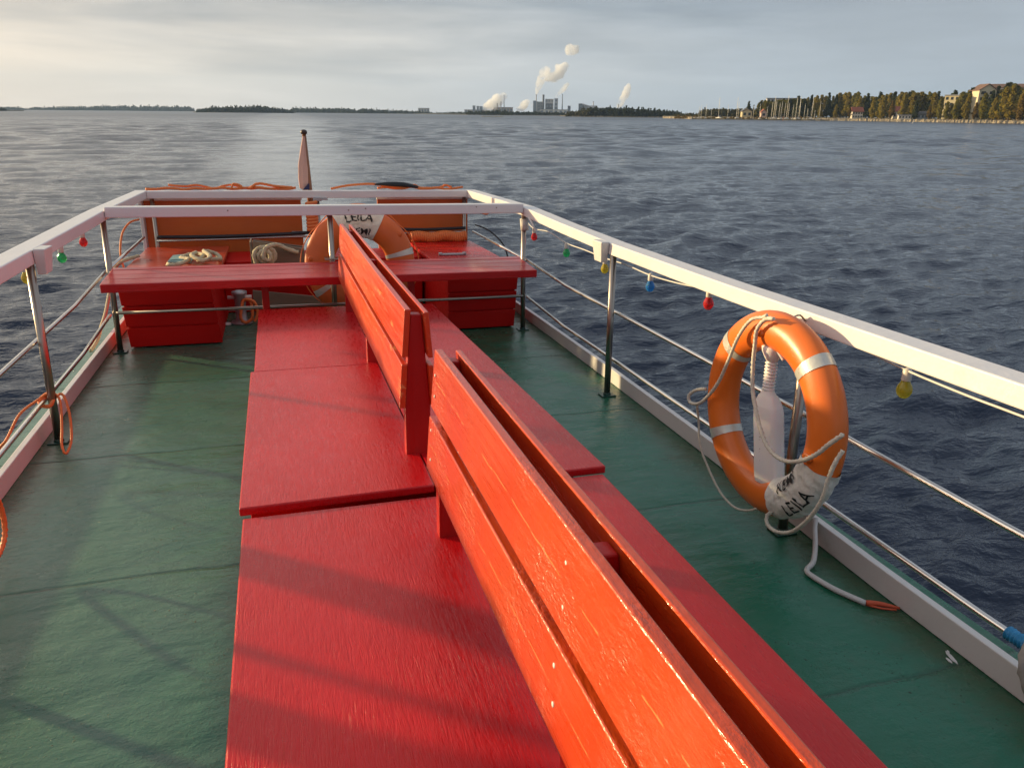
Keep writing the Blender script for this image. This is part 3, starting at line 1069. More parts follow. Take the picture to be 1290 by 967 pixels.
# weathered planks and gear between the stern lockers
t = thing('crate', 'open weathered grey wooden crate between the left stern locker and the stern lifebuoy', 'crate', (-.02, 6.95, .5))
m = MB()
m.hexa([(-.235, 6.98, .50), (.205, 6.98, .50), (.205, 7.005, .50), (-.235, 7.005, .50), (-.225, 6.98, .708), (.205, 6.98, .632), (.205, 7.005, .632), (-.225, 7.005, .708)])
part('end_board', m, M['grey_wood'], t, .003)
m = MB()
m.hexa([(-.235, 7.2, .50), (.205, 7.2, .50), (.205, 7.225, .50), (-.235, 7.225, .50), (-.225, 7.2, .690), (.205, 7.2, .622), (.205, 7.225, .622), (-.225, 7.225, .690)])
part('end_board', m, M['grey_wood'], t, .003)
m = MB()
m.box(-.25, -.236, 6.97, 7.23, .49, .70)
part('side_board', m, M['grey_wood'], t, .003)
m = MB()
m.box(-.25, .21, 6.97, 7.23, .478, .499)
part('bottom_board', m, M['grey_wood'], t, .003)
m = MB()
m.rope([(-.20, 6.86, .52), (-.215, 6.85, .60), (-.185, 6.86, .655), (-.12, 6.85, .665), (-.06, 6.86, .64), (-.05, 6.86, .57), (-.10, 6.85, .53), (-.16, 6.85, .55), (-.175, 6.83, .61), (-.13, 6.83, .645), (-.085, 6.82, .615), (-.09, 6.81, .56), (-.14, 6.80, .58), (-.12, 6.82, .66), (-.03, 6.9, .68), (.05, 6.93, .64), (.15, 6.95, .60)], .024)
single('rope', m, M['rope_tan'], 'tan rope coil hung over the front of the grey wooden crate', 'rope', (-.13, 6.85, .5))
m = MB()
m.hexa([(-.27, 7.0, .13), (.46, 7.0, .09), (.46, 7.03, .09), (-.27, 7.03, .13), (-.26, 7.0, .27), (.44, 7.0, .17), (.44, 7.03, .17), (-.26, 7.03, .27)])
single('plank', m, M['grey_wood'], 'pale pinkish plank leaning low behind the long bench', 'plank', (.1, 7.0, 0), bevel=.004)
t = thing('bollard', 'grey iron mooring bollard on the deck beside the left stern locker', 'bollard', (-.37, 6.9, 0))
m = MB()
m.lathe([(.09, .002), (.09, .02), (.05, .03), (.045, .13), (.05, .25), (.065, .265), (.065, .285), (.03, .295)], (-.37, 6.9, 0), 20)
part('column', m, M['galv'], t)
for z in (.13, .235):
    m = MB()
    m.tube([(-.47, 6.9, z), (-.27, 6.9, z)], .017, 10)
    part('cross_bar', m, M['white_old'], t)
m = MB()
m.rope([(-.29, 6.86, .23), (-.27, 6.83, .15), (-.28, 6.82, .06), (-.33, 6.82, .025), (-.37, 6.82, .06), (-.36, 6.83, .15), (-.33, 6.85, .22), (-.25, 6.83, .20), (-.23, 6.82, .10), (-.26, 6.81, .03)], .016)
single('rope', m, M['rope_orange'], 'dark orange line hanging in loops from the bollard', 'rope', (-.3, 6.85, 0))
m = MB()
m.lathe([(.035, .002), (.037, .012), (.030, .02), (.01, .022)], (-.49, 6.86, 0), 14)
single('cap', m, M['white_old'], 'small white cap lying on the deck by the bollard', 'cap', (-.49, 6.86, 0))

# flagstaff with its flag furled
t = thing('flagstaff', 'wooden flagstaff at the stern with its pale flag furled around it', 'flagpole', (.33, 8.32, .3))
m = MB()
m.tube([(.345, 8.30, .3), (.338, 8.30, 1.0), (.318, 8.31, 1.60)], [.034, .031, .021], 14)
part('pole', m, M['varnish'], t)
m = MB()
m.lathe([(.012, 1.592), (.030, 1.598), (.034, 1.615), (.026, 1.634), (.008, 1.640)], (.318, 8.31, 0), 18)
part('truck', m, M['brown'], t)
m = MB()


def flagf(u, v):
    z = 1.575 - .53 * u
    w = .012 + .043 * min(1, u * 1.8) * (1 - .25 * max(0, u - .8) / .2)
    th = v * 2 * math.pi
    fold = 1 + .16 * math.sin(5 * th + 4 * u)
    cx0 = .312 - .012 * u - .020 * min(1, u * 2)
    return (cx0 + w * .8 * fold * math.cos(th), 8.285 + w * .5 * fold * math.sin(th), z - .02 * math.cos(th) * u)


m.grid(flagf, 24, 30, False, True)
fl = part('flag', m, M['flag'], t)
m = MB()
m.hexa([(.27, 8.235, 1.055), (.335, 8.245, 1.055), (.335, 8.255, 1.055), (.27, 8.25, 1.055), (.325, 8.237, 1.115), (.337, 8.245, 1.115), (.337, 8.255, 1.115), (.325, 8.25, 1.115)])
part('blue_corner', m, M['flag_blue'], fl, .002)

# hose on the deck, tape and rope at the right edge, paint chip
t = thing('hose', 'grey white hose hanging from the right toe board on to the deck', 'hose', (2.0, 2.3, 0))
m = MB()
m.tube(spline([(2.045, 2.31, .122), (2.03, 2.29, .09), (1.985, 2.22, .05), (1.93, 2.155, .022), (1.875, 2.122, .012), (1.875, 2.06, .012), (1.893, 1.987, .012), (1.918, 1.93, .012), (1.944, 1.878, .012)], .02), .0105, 10)
part('hose_body', m, M['cable_white'], t)
m = MB()
m.tube(spline([(1.944, 1.878, .013), (1.985, 1.862, .014), (2.044, 1.822, .010)], .02), [.0105, .010, .009, .008, .006, .005][:len(spline([(1.944, 1.878, .013), (1.985, 1.862, .014), (2.044, 1.822, .010)], .02))] + [.004] * max(0, len(spline([(1.944, 1.878, .013), (1.985, 1.862, .014), (2.044, 1.822, .010)], .02)) - 6), 8)
m.tube(spline([(1.95, 1.870, .008), (1.985, 1.843, .006), (2.030, 1.822, .006)], .02), .004, 6)
part('wire_ends', m, M['cable_orange'], t)
m = MB()
tp = []
for i in range(25):
    tp.append((2.019, 1.41 - .085 * i / 24, .205))
m.tube(tp, [.0195 + .004 * math.sin(i * 1.9) for i in range(25)], 12)
single('tape', m, M['blue_tape'], 'bright blue tape bound round the lower right rail tube', 'tape', (2.02, 1.4, .22))
m = MB()
m.rope([(2.02, 1.33, .235), (1.99, 1.32, .215), (1.975, 1.31, .17), (1.975, 1.29, .13), (1.98, 1.27, .09), (1.985, 1.24, .05), (1.98, 1.2, .022), (1.95, 1.1, .022)], .020)
single('rope', m, M['rope_grey'], 'thick grey rope hanging beside the blue tape at the right rail', 'rope', (2, 1.33, 0))
m = MB()
for (x, y, a_, l, w) in ((2.010, 1.56, .5, .075, .016), (2.022, 1.585, 1.0, .03, .014), (1.99, 1.55, .2, .03, .01)):
    c_, s_ = math.cos(a_), math.sin(a_)
    pts = [(-l / 2, 0), (-l * .2, -w / 2), (l * .3, -w * .35), (l / 2, w * .1), (l * .15, w * .5), (-l * .3, w * .35)]
    lo = [(x + px_ * s_ * .4 + py_ * c_, y + px_ * c_ - py_ * s_ * .4, .0015) for px_, py_ in pts]
    hi = [(p_[0], p_[1], .004) for p_ in lo]
    m.add(lo + hi, [(5, 4, 3, 2, 1, 0), (6, 7, 8, 9, 10, 11)] + [(i, (i + 1) % 6, 6 + (i + 1) % 6, 6 + i) for i in range(6)])
single('paint_flake', m, M['white_old'], 'white paint flake lying on the green deck near the right toe board', 'flake', (2.0, 1.56, 0))

# ------------------------------------------------------------------ festoon lights
def festoon(label, x, pts, bulbs):
    t = thing('string_light', label, 'string lights', (x, pts[0][0], .8))
    m = MB()
    m.tube(spline([(x, y, z) for y, z in pts], .06), .0042, 8)
    part('wire', m, M['wire'], t)
    for y, zb, col in bulbs:
        m = MB()
        jx = random.uniform(-.006, .006)
        m.lathe([(.002, .050), (.012, .053), (.021, .062), (.0265, .076), (.0268, .088), (.022, .101), (.0165, .110), (.0145, .118)], (x + jx, y, zb - .152), 20)
        b = part('bulb', m, BULB[col], t, label='%s glass bulb' % col)
        m = MB()
        m.lathe([(.0150, .116), (.0165, .119), (.0165, .150), (.012, .158), (.006, .162)], (x + jx, y, zb - .152), 16)
        part('socket', m, M['socket'], b)
    return t


# bulb heights are the wire heights above them
festoon('string of coloured bulbs hanging under the right hand rail', 2.065,
        [(6.3, .905), (6.121, .872), (5.75, .888), (5.36, .852), (5.0, .852), (4.64, .848), (4.3, .855), (3.96, .847), (3.6, .862), (3.31, .885), (2.8, .893), (2.25, .868), (2.008, .850), (1.75, .842), (1.55, .842), (1.0, .835), (.2, .87)],
        [(6.121, .872, 'red'), (5.344, .848, 'green'), (4.628, .846, 'yellow'), (3.967, .850, 'blue'), (3.309, .885, 'red'), (2.008, .848, 'yellow')])
festoon('string of coloured bulbs hanging under the left hand rail', -1.315,
        [(6.3, .96), (5.953, .925), (5.6, .925), (5.343, .905), (4.9, .92), (4.512, .908), (4.1, .93), (3.6, .90), (2.6, .92), (1.2, .90)],
        [(5.953, .922, 'red'), (5.343, .905, 'green'), (4.60, .908, 'yellow')])

# ------------------------------------------------------------------ sea
def hypot(a, b):
    return np.sqrt(a * a + b * b)


WAVES = []
w_dir0 = math.pi / 2 - AZ0 + R(28)     # the chop runs roughly away from the viewer
NW = 96
for i in range(NW):
    lam = .16 * (2.3 / .16) ** (rng.random())
    th = w_dir0 + rng.normal(0, .55) + (math.pi if rng.random() < .12 else 0)
    k = 2 * math.pi / lam
    s = .225 * math.sqrt(2 / NW) * (.45 if lam > 1.5 else 1.0 if lam > 1.0 else 1.25)
    WAVES.append((k * math.cos(th), k * math.sin(th), s / k, rng.random() * 6.283, lam))

LONG = []
for i in range(60):
    lam = 1.6 * (10 / 1.6) ** (rng.random())
    th = w_dir0 + rng.normal(0, .5)
    k = 2 * math.pi / lam
    LONG.append((k * math.cos(th), k * math.sin(th), .0165 / k, rng.random() * 6.283, lam))

STERN = (.4, 8.4)


def wake_factor(X, Y):
    """0 outside, 1 in the smoothed strip that the boat leaves."""
    yy = Y - STERN[1]
    cxw = STERN[0] + .018 * yy
    hw = 2.0 + .042 * np.clip(yy, 0, 500)
    edge = 1 + .12 * np.sin(yb_wob(yy))
    return np.exp(-((X - cxw) / (hw * edge)) ** 4) * (yy > -1)


def yb_wob(yy):
    return yy * .13 + 1.7 * np.sin(yy * .041)


def sea_height(X, Y, spacing):
    Z = np.zeros_like(X)
    wk = wake_factor(X, Y)
    for kx, ky, a, ph, lam in WAVES:
        att = np.clip((lam / spacing - 2.2) / 2.5, 0, 1)
        att = att * (1 - (.80 if lam < 2.2 else .4) * wk)
        q = np.sin(kx * X + ky * Y + ph)
        Z += a * att * (q + .22 * np.cos(2 * (kx * X + ky * Y + ph)))
    # longer wavelets, added and enlarged with distance to break up far mirror reflections
    dist = hypot(X, Y)
    grow = .35 + 1.25 * np.clip((dist - 35) / 90, 0, 1)
    for kx, ky, a, ph, lam in LONG:
        att = np.clip((lam / spacing - 2.2) / 2.0, 0, 1) * np.clip(22 * spacing / lam, .25, 1) * grow * (1 - .7 * wk)
        Z += a * att * np.sin(kx * X + ky * Y + ph)
    # diverging bow waves on either side
    for sgn in (-1, 1):
        yb = Y + 9.0                     # measured from the bow
        xs = sgn * (X - .4)
        arm = xs - .334 * yb - .9
        ph = 2 * math.pi * (xs * .65 - yb * .76) / 2.9
        wid = np.where(arm < 0, .8, 1.5) + .012 * np.abs(yb)
        gate = np.exp(-(arm / wid) ** 2) * (yb > 2) * np.exp(-np.abs(yb) / 75)
        mod = .65 + .35 * np.sin(yb * .7 + sgn)
        q = np.sin(ph + .5 * np.sin(xs * 1.3))
        Z += .15 * gate * mod * (q + .25 * np.cos(2 * ph)) * np.clip((2.9 / spacing - 2.2) / 2.5, 0, 1)
    return Z


def sea_mesh():
    me = bpy.data.meshes.new('sea')
    nr, na = 900, 900
    rr = 1.6 * (800 / 1.6) ** (np.linspace(0, 1, nr))
    aa = np.linspace(R(-47), R(80), na)
    ext = np.array([1000, 1500, 2600, 4500, 9000, 24000.])
    rr_all = np.concatenate([rr, ext])
    RRm, AAm = np.meshgrid(rr_all, aa, indexing='ij')
    X, Y = RRm * np.sin(AAm), RRm * np.cos(AAm)
    sp = np.maximum(RRm * math.log(800 / 1.6) / nr, RRm * (aa[1] - aa[0]))
    Z = sea_height(X, Y, sp)
    fade = np.clip((800 - RRm) / 250, 0, 1)
    Z = Z * fade
    # the sector behind and to the sides: coarser
    na2 = 150
    aa2 = np.linspace(R(80), R(313), na2)
    nr2 = 200
    rr2 = np.concatenate([1.6 * (800 / 1.6) ** (np.linspace(0, 1, nr2)), ext])
    R2, A2 = np.meshgrid(rr2, aa2, indexing='ij')
    X2, Y2 = R2 * np.sin(A2), R2 * np.cos(A2)
    sp2 = np.maximum(R2 * math.log(800 / 1.6) / nr2, R2 * (aa2[1] - aa2[0]))
    Z2 = sea_height(X2, Y2, sp2) * np.clip((800 - R2) / 250, 0, 1)
    V = np.concatenate([np.stack([X, Y, Z], -1).reshape(-1, 3), np.stack([X2, Y2, Z2], -1).reshape(-1, 3), np.array([[0, 0, -.3]])])

    def quads(n, m_, off):
        i = np.arange(n - 1)[:, None] * m_ + np.arange(m_ - 1)[None, :] + off
        return np.stack([i, i + 1, i + m_ + 1, i + m_], -1).reshape(-1, 4)[:, ::-1]
    Q = np.concatenate([quads(len(rr_all), na, 0), quads(len(rr2), na2, len(rr_all) * na)])
    me.vertices.add(len(V))
    me.vertices.foreach_set('co', V.astype(np.float32).ravel())
    me.loops.add(Q.size)
    me.loops.foreach_set('vertex_index', Q.astype(np.int32).ravel())
    me.polygons.add(len(Q))
    me.polygons.foreach_set('loop_start', np.arange(0, Q.size, 4, dtype=np.int32))
    me.polygons.foreach_set('use_smooth', np.ones(len(Q), bool))
    me.update()
    at = me.attributes.new('wake', 'FLOAT', 'POINT')
    wk = np.concatenate([wake_factor(X, Y).ravel(), wake_factor(X2, Y2).ravel(), [0]])
    at.data.foreach_set('value', wk.astype(np.float32))
    me.validate()
    return me


def sea_material():
    m, nt, b = new_mat('sea_water')
    at = nt.nodes.new('ShaderNodeAttribute')
    at.attribute_name = 'wake'
    b.inputs['Base Color'].default_value = (.009, .016, .034, 1)
    ln = nt.nodes.new('ShaderNodeVectorMath')
    ln.operation = 'LENGTH'
    tc0 = nt.nodes.new('ShaderNodeTexCoord')
    L(nt, tc0.outputs['Object'], ln.inputs[0])
    # beyond the modelled chop the unresolved wavelets act as roughness
    L(nt, ramp(nt, math_n(nt, 'DIVIDE', ln.outputs['Value'], 600.0), [(.06, .06), (.40, .14), (.9, .30)]), b.inputs['Roughness'])
    foam = math_n(nt, 'MULTIPLY', at.outputs['Fac'], ramp(nt, noise(nt, coords(nt, (1, .35, 1)), .8, 5, .65), [(.35, .45), (.70, 1.)]))
    L(nt, mixc(nt, foam, (.013, .024, .050), (.20, .22, .24)), b.inputs['Base Color'])
    b.inputs['IOR'].default_value = 1.333
    b.inputs['Specular IOR Level'].default_value = .5
    tc = nt.nodes.new('ShaderNodeTexCoord')
    rot = nt.nodes.new('ShaderNodeMapping')
    rot.inputs['Rotation'].default_value = (0, 0, AZ0 - R(20))
    rot.inputs['Scale'].default_value = (.55, 1.25, 1)
    L(nt, tc.outputs['Object'], rot.inputs['Vector'])
    v = rot.outputs['Vector']
    h1 = noise(nt, v, .95, 4, .58, .3)
    h2 = noise(nt, v, 4.2, 4, .6, .4)
    h3 = noise(nt, v, 13.0, 3, .6, .3)
    calm = math_n(nt, 'SUBTRACT', 1.0, math_n(nt, 'MULTIPLY', at.outputs['Fac'], .80))
    gust = ramp(nt, noise(nt, tc.outputs['Object'], .02, 3), [(.35, .75), (.65, 1.1)])
    calm = math_n(nt, 'MULTIPLY', calm, gust)
    hh = math_n(nt, 'ADD', math_n(nt, 'MULTIPLY', h1, .27), math_n(nt, 'ADD', math_n(nt, 'MULTIPLY', h2, .10), math_n(nt, 'MULTIPLY', h3, .035)))
    hh = math_n(nt, 'MULTIPLY', hh, calm)
    L(nt, bump(nt, hh, 1.0, .62), b.inputs['Normal'])
    return m


M['sea'] = sea_material()
me = sea_mesh()
me.materials.append(M['sea'])
sea = bpy.data.objects.new('sea', me)
COL.objects.link(sea)
sea['kind'] = 'structure'

# ------------------------------------------------------------------ land
S = Matrix.Identity(4)


def terrain(name, pts_front, depth, h, mat, seg_noise=1.0, kind='structure'):
    """A low bank of land: front edge given as (bearing, distance), running back by depth metres."""
    m = MB()
    n = len(pts_front)
    prof = [(-.004, -.4), (0, .0), (.010, .35), (.022, .75), (.05, .95), (.2, 1.0), (1, 1.0)]
    fr = []
    for i in range(n - 1):
        (a0, d0), (a1, d1) = pts_front[i], pts_front[i + 1]
        k = max(2, int(abs(a1 - a0) * 12))
        for j in range(k):
            f_ = j / k
            fr.append((a0 + (a1 - a0) * f_, d0 + (d1 - d0) * f_))
    fr.append(pts_front[-1])
    rnd = random.Random(5)
    jit = [rnd.uniform(-1, 1) for _ in fr]
    vs = []
    for i, (a, d_) in enumerate(fr):
        for f_, z in prof:
            dd = d_ + depth * f_ + (jit[i] * d_ * .004 * seg_noise)
            zz = z * h * (1 + .12 * jit[(i * 7) % len(fr)]) if z > 0 else z
            vs.append(tuple(far(a, dd, zz)))
    k = len(prof)
    fs = []
    for i in range(len(fr) - 1):
        for j in range(k - 1):
            fs.append((i * k + j, (i + 1) * k + j, (i + 1) * k + j + 1, i * k + j + 1))
    m.add(vs, fs)
    return single(name, m, mat, kind=kind, frame=S)


def rock_mat():
    m, nt, b = new_mat('tan_stone_and_grass_bank')
    v = coords(nt)
    vor = nt.nodes.new('ShaderNodeTexVoronoi')
    vor.inputs['Scale'].default_value = .75
    L(nt, v, vor.inputs['Vector'])
    c = mixc(nt, ramp(nt, vor.outputs['Color'], [(.2, 0.), (.8, 1.)]), (.20, .15, .09), (.46, .37, .24))
    sep = nt.nodes.new('ShaderNodeSeparateXYZ')
    L(nt, v, sep.inputs[0])
    c = mixc(nt, ramp(nt, math_n(nt, 'DIVIDE', sep.outputs['Z'], 4.0), [(.40, 0.), (.62, 1.)]), c, (.12, .11, .035))
    L(nt, c, b.inputs['Base Color'])
    b.inputs['Roughness'].default_value = .9
    L(nt, bump(nt, vor.outputs['Distance'], 1.0, 1.2), b.inputs['Normal'])
    return m


M['bank'] = rock_mat()
M['dark_bank'] = simple('dark_shore_soil', (.06, .05, .03), .9, var=.3, nscale=.1)
bx = bearing
terrain('shore_bank', [(bx(835), 800), (bx(870), 690), (bx(1000), 665), (bx(1060), 648), (bx(1130), 610), (bx(1290), 545), (bx(1460), 500), (62, 470), (80, 470)], 500, 2.0, M['bank'])
terrain('headland_ground', [(bx(705), 1250), (bx(716), 1010), (bx(760), 950), (bx(850), 930), (bx(880), 1000)], 260, 1.2, M['dark_bank'])
terrain('mill_shore_ground', [(bx(500), 2300), (bx(545), 1800), (bx(590), 1450), (bx(650), 1330), (bx(720), 1330), (bx(760), 1500), (bx(900), 1800)], 1600, 1.6, M['dark_bank'])
terrain('island_ground', [(bx(243), 1790), (bx(262), 1700), (bx(310), 1660), (bx(352), 1690), (bx(372), 1790)], 160, 1.0, M['dark_bank'])
terrain('far_shore_ground', [(-44, 3600), (bx(36), 3700), (bx(120), 3900), (bx(240), 3600), (bx(372), 2500), (bx(450), 2200), (bx(545), 2000)], 2500, 1.5, M['dark_bank'])
terrain('near_point_ground', [(-30, 1300), (bx(-60), 1500), (bx(10), 1650), (bx(30), 1800)], 120, 1.5, M['dark_bank'])


def leaf_quads(m, c, rad, n, size, rnd, flat=1.0):
    """n leaf clumps spread through an ellipsoid, each a small two-faced tuft."""
    for _ in range(n):
        while True:
            p = Vector((rnd.uniform(-1, 1), rnd.uniform(-1, 1), rnd.uniform(-1, 1)))
            if .15 < p.length < 1:
                break
        p = p.normalized() * (p.length ** .5)
        q = Vector((c[0] + p.x * rad[0], c[1] + p.y * rad[1], c[2] + p.z * rad[2]))
        s = size * rnd.uniform(.6, 1.3)
        nrm = (p + Vector((rnd.uniform(-.6, .6), rnd.uniform(-.6, .6), rnd.uniform(-.2, .9)))).normalized()
        a = nrm.orthogonal().normalized()
        a = (Matrix.Rotation(rnd.uniform(0, 6.28), 3, nrm) @ a)
        b = nrm.cross(a)
        m.add([q - a * s - b * s * .7, q + a * s - b * s * .7 + nrm * s * .3, q + a * s + b * s * .7, q - a * s + b * s * .7 + nrm * s * .3], [(0, 1, 2, 3)])


def tree_proto(kind, seed):
    rnd = random.Random(seed)
    names = {'broad': 'broadleaf_tree', 'conifer': 'conifer_tree', 'birch': 'autumn_tree'}
    t = thing(names[kind], None, None, (0, 0, 0), None, S)
    h = 15.0
    tr = MB()
    tr.tube([(0, 0, -.3), (.1, 0, h * .3), (-.1, .1, h * .65), (0, 0, h * .9)], [.28, .22, .13, .04], 7)
    cr = MB()
    if kind == 'conifer':
        for k in range(13):
            f_ = k / 12
            z = h * (.14 + .84 * f_)
            r = (2.7 * (1 - f_) ** .85 + .15) * rnd.uniform(.8, 1.15)
            leaf_quads(cr, (rnd.uniform(-.2, .2), rnd.uniform(-.2, .2), z), (r, r, h * .06), int(42 * (1 - f_) + 12), .62, rnd)
    else:
        for k in range(5):
            a = rnd.uniform(0, 6.28)
            z0 = h * rnd.uniform(.25, .5)
            e = (math.cos(a) * 2.6, math.sin(a) * 2.6, z0 + h * .25)
            tr.tube([(0, 0, z0), (e[0] * .5, e[1] * .5, z0 + h * .13), e], [.10, .07, .03], 5)
        nb = 20
        for k in range(nb):
            f_ = (k + .5) / nb
            z = h * (.09 + .86 * f_)
            w = min(1, .55 + 1.6 * f_) * (1 - max(0, f_ - .25) / .75 * .93) ** .75
            a = rnd.uniform(0, 6.28)
            ro = rnd.uniform(.5, 2.3) * w
            cl = rnd.uniform(.8, 1.5) * (.5 + .6 * w)
            leaf_quads(cr, (math.cos(a) * ro, math.sin(a) * ro, z), (cl, cl, cl * 1.0), 46, .36, rnd)
        leaf_quads(cr, (0, 0, h * .48), (1.5, 1.5, h * .40), 230, .42, rnd)
    part('trunk', tr, M['bark'], t)
    part('crown', cr, {'broad': M['leaf_a'], 'conifer': M['needle'], 'birch': M['leaf_c']}[kind], t)
    return t


protos = {'broad': [tree_proto('broad', 1), tree_proto('broad', 2), tree_proto('broad', 8)],
          'conifer': [tree_proto('conifer', 3), tree_proto('conifer', 4)], 'birch': [tree_proto('birch', 5)]}
for o in protos['broad'][1].children:
    if o.name.startswith('crown'):
        o.data.materials[0] = M['leaf_b']
used = set()
TREE_LABEL = {'broad': 'full leafy green tree in the low sun among the others on the right shore',
              'conifer': 'pointed dark conifer rising among the leafy trees on the right shore',
              'birch': 'small yellowing tree near the water on the right shore'}


def place_tree(kind, az, dist, h, w=1.0, z=1.6, idx=None):
    ps = protos[kind]
    p = ps[idx if idx is not None else random.randrange(len(ps))]
    o = p if p.name not in used else copy_tree(p)
    used.add(p.name)
    s = h / 15.0
    o.matrix_world = Matrix.Translation(far(az, dist, z)) @ Matrix.Rotation(random.uniform(0, 6.28), 4, 'Z') @ Matrix.Diagonal((s * w, s * w, s, 1))
    set_tags(o, TREE_LABEL[kind], 'tree', {'broad': 'leafy trees on the right shore', 'conifer': 'conifers on the right shore', 'birch': 'yellowing trees on the right shore'}[kind])
    return o


PXV, PXH = 1072.0, 1009.0


def shore_d(x):
    P = [(835, 800), (870, 690), (1000, 665), (1060, 648), (1130, 610), (1290, 545), (1460, 500)]
    for (a, da), (b, db) in zip(P, P[1:]):
        if x <= b:
            return da + (db - da) * max(0, (x - a) / (b - a))
    return 490


# crown-top line read along the right shore: (column, height of the crown top above the water in picture rows)
TOPS = [(956, 22), (975, 21), (1000, 24), (1020, 27), (1045, 28), (1065, 31), (1085, 31), (1105, 30), (1125, 31), (1145, 33), (1165, 31), (1185, 29), (1205, 31), (1222, 35), (1240, 33), (1258, 37), (1268, 40), (1285, 36), (1310, 38), (1350, 40)]


def top_rows(x):
    for (a, ta), (b, tb) in zip(TOPS, TOPS[1:]):
        if x <= b:
            return ta + (tb - ta) * max(0, (x - a) / (b - a))
    return TOPS[-1][1]


rt = random.Random(21)
random.seed(21)
x = 958.0
while x < 1380:                             # back rows: tall mixed trees behind the marina and houses
    d_ = shore_d(x) + rt.uniform(55, 105)
    hh = top_rows(x) / PXV * d_ * rt.uniform(.86, 1.04)
    kind = 'conifer' if rt.random() < .30 else 'broad'
    place_tree(kind, bearing(x), d_, hh, rt.uniform(1.0, 1.5))
    x += rt.uniform(3.2, 5.6)
for q_ in range(26):                        # the dark wood right behind the masts
    x = 955 + q_ * 2.3
    d_ = shore_d(x) + rt.uniform(34, 52)
    place_tree('conifer' if q_ % 4 == 1 else 'broad', bearing(x), d_, (19.5 + 4.0 * min(1, q_ / 20)) / PXV * d_ * rt.uniform(.9, 1.05), rt.uniform(1.2, 1.6), idx=None if q_ % 4 == 1 else 1)
for x, rows, kind in ((1032, 16, 'broad'), (1052, 17, 'broad'), (1070, 13, 'birch'), (1098, 26, 'broad'), (1110, 25, 'broad'), (1122, 22, 'birch'), (1136, 24, 'broad'), (1152, 21, 'conifer'),
                      (1170, 16, 'birch'), (1182, 24, 'broad'), (1191, 21, 'broad'), (1197, 19, 'broad'), (1202, 24, 'broad'), (1207, 32, 'broad'), (1216, 30, 'broad'), (1227, 20, 'birch'), (1236, 29, 'broad'), (1250, 26, 'broad'), (1262, 37, 'broad'), (1270, 39, 'broad'), (1284, 30, 'birch'), (1296, 34, 'broad'), (1315, 36, 'broad'), (1340, 36, 'broad')):
    d_ = shore_d(x) + rt.uniform(14, 30)
    place_tree(kind, bearing(x), d_, rows / PXV * d_, rt.uniform(1.0, 1.25))
place_tree('conifer', bearing(942), shore_d(942) + 45, 12.5, 1.3)


def far_forest(name, label, spans, mat, seed, kindmix=.5, depth=60, density=1.0, cat='forest'):
    """A far-off wood that reads as one mass; every span is (column0, column1, distance0, distance1, height0, height1)."""
    rnd = random.Random(seed)
    m = MB()
    for (x0, x1, d0, d1, h0, h1) in spans:
        n = int(abs(x1 - x0) / 1.1 * density * (1 + depth / 60.0))
        for i in range(n):
            f_ = (i + rnd.random()) / n
            x_ = x0 + (x1 - x0) * f_
            dd = d0 + (d1 - d0) * f_ + rnd.uniform(6, depth)
            e = min(1.0, .6 + min(f_, 1 - f_) * 9)
            hh = (h0 + (h1 - h0) * f_) * rnd.uniform(.58, .92) * e * (1.22 if rnd.random() < .22 else 1)
            c = far(bearing(x_), dd, .6)
            if rnd.random() < kindmix:
                for k in range(5):
                    g = k / 4
                    leaf_quads(m, (c.x, c.y, hh * (.10 + .84 * g)), (hh * (.24 * (1 - g) + .02),) * 2 + (hh * .10,), 6, hh * (.15 - .07 * g), rnd)
            else:
                for k in range(4):
                    leaf_quads(m, (c.x + rnd.uniform(-.2, .2) * hh, c.y + rnd.uniform(-.2, .2) * hh, hh * rnd.uniform(.12, .76)), (hh * .26, hh * .26, hh * .2), 7, hh * .14, rnd)
    return single(name, m, mat, label, cat, kind='stuff', frame=S)


far_forest('forest', 'dark wooded island of conifers far out to the left', [(247, 264, 1720, 1700, 7, 10), (262, 330, 1700, 1665, 12, 13.5), (326, 370, 1665, 1700, 14, 8)], M['forest'], 31, .75, 90, 1.6, 'forest')
far_forest('forest', 'low hazy wooded shoreline along the left horizon', [(-260, 36, 3600, 3700, 14, 14), (36, 110, 3700, 3850, 12, 22), (110, 245, 3900, 3600, 24, 24)], M['forest'], 32, .5, 260, .42, 'forest')
far_forest('forest', 'low wooded shore between the island and the mill', [(366, 450, 2480, 2200, 17, 14), (450, 548, 2200, 2000, 15, 6), (548, 596, 1850, 1500, 5, 7)], M['forest'], 33, .5, 160, .8, 'forest')
far_forest('forest', 'dark bushy strip of wood along the water below the mill', [(588, 640, 1450, 1350, 8, 10), (640, 712, 1350, 1350, 8, 7)], M['forest'], 34, .2, 60, 1.4, 'forest')
far_forest('forest', 'golden green wooded headland in front of the mill', [(713, 745, 1010, 970, 7, 11)], M['forest_gold'], 35, .15, 60, 2.2, 'forest')
far_forest('forest', 'dark conifer wood along the headland right of the mill', [(738, 800, 975, 945, 11, 12), (800, 862, 945, 940, 11, 7)], M['forest'], 36, .75, 80, 1.9, 'forest')
far_forest('forest', 'low trees along the shore behind the sailing boats', [(846, 905, 860, 800, 5, 7), (880, 965, 790, 770, 10, 11)], M['forest_gold'], 37, .3, 60, 1.3, 'forest')
far_forest('forest', 'sunlit bushes and reeds at the tip of the right shore', [(850, 880, 720, 690, 3, 4), (880, 1060, 678, 662, 2.5, 3), (1060, 1330, 660, 560, 2.5, 3)], M['leaf_c'], 38, .0, 14, .9, 'bushes')
far_forest('forest', 'tip of dark land at the left edge of the water', [(-80, 8, 1500, 1620, 4, 6), (8, 28, 1650, 1800, 3, 2)], M['forest'], 39, .2, 60, 1.0, 'forest')

